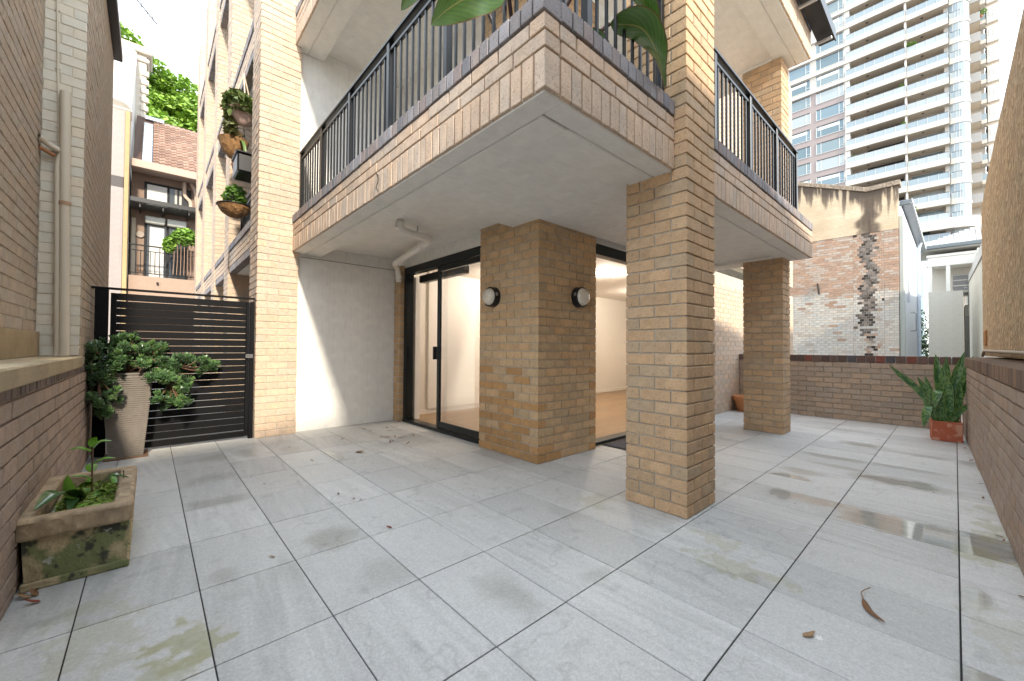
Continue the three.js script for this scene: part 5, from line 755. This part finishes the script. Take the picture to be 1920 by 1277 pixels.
// ------------------------------------------------------------------ hanging baskets
{
  const coir = M([0.36, 0.215, 0.095], { map: roughMap, bumpMap: roughBump, bumpScale: 0.02 }), rope = M([0.62, 0.52, 0.40]);
  const bowl = (r, h) => new THREE.LatheGeometry([[0.004, 0], [r * 0.35, h * 0.12], [r * 0.75, h * 0.45], [r, h], [r * 0.92, h], [r * 0.5, h * 0.8], [0, h * 0.8]].map((p) => new THREE.Vector2(...p)), 22);
  const a = thing('hanging_basket', 'pale hanging pot in rope with trailing spider plant beside the tall pier', 'basket', null, [-7.10, 4.42, -0.98]); mesh('bowl', bowl(0.23, 0.30), M([0.60, 0.42, 0.36]), a); for (const q of [0, 2.1, 4.2]) mesh('rope', tubeGeo([[0.2 * Math.cos(q), 0.28, 0.2 * Math.sin(q)], [0, 0.95, 0]], 0.012, 3, 5), rope, a); mesh('foliage', leafCloud([0, 0.34, 0.05], [0.34, 0.22, 0.28], 420, 0.15, [0.16, 0.22, 0.06]), leafMat, a); mesh('trailing_foliage', leafCloud([-0.12, 0.02, 0.16], [0.16, 0.28, 0.1], 160, 0.11, [0.20, 0.22, 0.07]), leafMat, a);
  const b = thing('hanging_basket', 'brown coir cone hanging basket under the rope pot', 'basket', null, [-7.35, 3.98, -0.90]); mesh('bowl', bowl(0.24, 0.36), coir, b); for (const q of [0, 2.1, 4.2]) mesh('wire', tubeGeo([[0.22 * Math.cos(q), 0.36, 0.22 * Math.sin(q)], [0.1, 1.0, -0.1]], 0.006, 3, 5), mBlack, b); mesh('foliage', leafCloud([0.1, 0.4, 0], [0.15, 0.12, 0.12], 60, 0.1, [0.22, 0.16, 0.08]), leafMat, b); for (let i = 0; i < 5; i++) mesh('strap_leaf', bladeGeo([[0.1, 0.36, -0.05], [0.22 + i * 0.03, 0.30 - i * 0.02, -0.1], [0.32 + i * 0.03, -0.05 - i * 0.05, -0.14]], 0.05, { side: [0, 0, 1] }), PH([0.12, 0.2, 0.06], { side: THREE.DoubleSide, roughness: 0.4 }), b);
  const c = thing('window_box', 'black plastic trough fixed between the hanging baskets', 'planter box', null, [-6.95, 3.62, -0.99]); bx('box_body', c, mBlack, -0.22, 0.22, 0, 0.26, -0.12, 0.12, 0.02); bx('box_rim', c, mBlack, -0.24, 0.24, 0.26, 0.29, -0.14, 0.14, 0.01); const d0 = mesh('pot', bowl(0.11, 0.2), mTerracotta, c, [-0.33, 0.08, 0.02]);
  const d = thing('hanging_basket', 'half round coir basket with bright green bushy plant, lowest on the pier', 'basket', null, [-7.30, 3.08, -0.92]); mesh('bowl', bowl(0.27, 0.22), coir, d); mesh('foliage', leafCloud([0, 0.36, 0], [0.26, 0.22, 0.16], 420, 0.12, [0.15, 0.30, 0.04]), leafMat, d); mesh('rim_wire', new THREE.TorusGeometry(0.27, 0.01, 6, 28), mBlack, d, [0, 0.22, 0]).rotation.x = Math.PI / 2; mesh('inner_pot', bowl(0.10, 0.16), mBlack, d, [0.1, 0.2, 0.06]);
  for (const q of [a, b, d]) q.scale.setScalar(0.84);
  const e = thing('balcony_vine', 'bright green leafy vine over the iron balcony of the brown house', 'plant', null, [-16.95, 4.55, -0.72]); mesh('foliage', mergeGeometries([leafCloud([0, 0.15, -0.1], [0.3, 0.28, 0.42], 420, 0.17, [0.22, 0.40, 0.05]), leafCloud([0, -0.15, 0.30], [0.2, 0.25, 0.16], 160, 0.15, [0.24, 0.42, 0.05])]), leafMat, e); for (let i = 0; i < 9; i++) mesh('vine_stem', tubeGeo([[rr(-0.05, 0.05), 0.1, 0.2 - i * 0.09], [rr(-0.1, 0.05), -0.5, 0.18 - i * 0.085], [0, -1.1, 0.2 - i * 0.09]], 0.011, 8, 5), M([0.30, 0.19, 0.13]), e);
}
// ------------------------------------------------------------------ litter on the tiles
{
  const flat = (label, x, z, len, w, m, a, curl = 0.02) => { const t = thing('fallen_leaf', label, 'leaf', 'dead leaves fallen on the tiles', [x, 0.004, z], a); mesh('leaf_blade', bladeGeo([[-len / 2, 0.002, 0], [0, curl * 0.3 + 0.001, len * 0.05], [len / 2, curl, 0]], w, { side: [0, 0, 1], fold: 0.15, seg: 8, th: 0.0006 }), m, t); return t; };
  const l = thing('fallen_leaf', 'long curled dry brown leaf lying on the tiles beside the long wall', 'leaf', null, [-0.26, 0.004, -2.42]); mesh('leaf_blade', bladeGeo([[-0.035, 0.006, -0.035], [0.0, 0.012, 0.06], [0.055, 0.01, 0.12]], 0.026, { side: [1, 0, -0.5], fold: 0.7, seg: 12 }), mDeadLeaf[0], l); mesh('leaf_stalk', tubeGeo([[-0.035, 0.006, -0.035], [-0.045, 0.012, -0.08], [-0.02, 0.02, -0.14]], 0.0022, 10, 5), mDeadLeaf[1], l);
  flat('small curled tan leaf beside a white dropping on the tiles', -0.405, -1.985, 0.06, 0.022, mDeadLeaf[1], 1.0, 0.014);
  { const t = thing('bird_dropping', 'white splash of bird dropping beside a tan leaf', 'dropping', null, [-0.375, 0.001, -2.0]); const s = new THREE.Shape(); for (let i = 0; i < 18; i++) { const a = i / 18 * Math.PI * 2, r = i % 2 ? 0.011 : rr(0.016, 0.03); i ? s.lineTo(Math.cos(a) * r, Math.sin(a) * r) : s.moveTo(r, 0); } const g = new THREE.ExtrudeGeometry(s, { depth: 0.0012, bevelEnabled: false }); g.rotateX(-Math.PI / 2); mesh('splash', g, M([0.8, 0.8, 0.78]), t); }
  flat('broad tan dead leaf lying on the tiles before the white wall', -4.35, -1.72, 0.13, 0.06, mDeadLeaf[1], 0.3);
  for (let i = 0; i < 16; i++) flat('small brown dead leaf among others at the foot of the white wall', rr(-5.6, -4.3), rr(-2.75, -1.75), rr(0.04, 0.10), rr(0.012, 0.03), mDeadLeaf[Math.floor(rnd() * 2)], rr(0, 6));
  for (let i = 0; i < 10; i++) flat('tiny reddish dead leaf scattered on the tiles between gate and trough', rr(-5.6, -2.3), rr(-1.3, -0.05), rr(0.02, 0.05), rr(0.010, 0.02), mDeadLeaf[Math.floor(rnd() * 3)], rr(0, 6), 0.008);
  for (let i = 0; i < 7; i++) flat('tiny dead leaf speck on the open tiles near the columns', rr(-2.6, -0.1), rr(-5.5, -0.8), rr(0.012, 0.03), rr(0.006, 0.012), mDeadLeaf[Math.floor(rnd() * 3)], rr(0, 6), 0.005);
  for (let i = 0; i < 14; i++) { const z = rr(-7.6, -2.6); flat('dead leaf scrap caught along the foot of the long low wall', 0.045 + (z + 8.5) * 0.0317 - rr(0.0, 0.03), z, rr(0.02, 0.045), rr(0.008, 0.018), mDeadLeaf[Math.floor(rnd() * 2)], rr(0, 6), 0.012); }
  for (let i = 0; i < 5; i++) flat('dry brown leaf caught behind the mossy trough', rr(-2.92, -2.75), rr(0.36, 0.42), 0.05, 0.022, mDeadLeaf[i % 3], rr(0, 6), 0.03);
}
scene.traverse((o) => { if (o.isMesh) { o.castShadow = true; o.receiveShadow = true; } });
renderer.render(scene, camera);
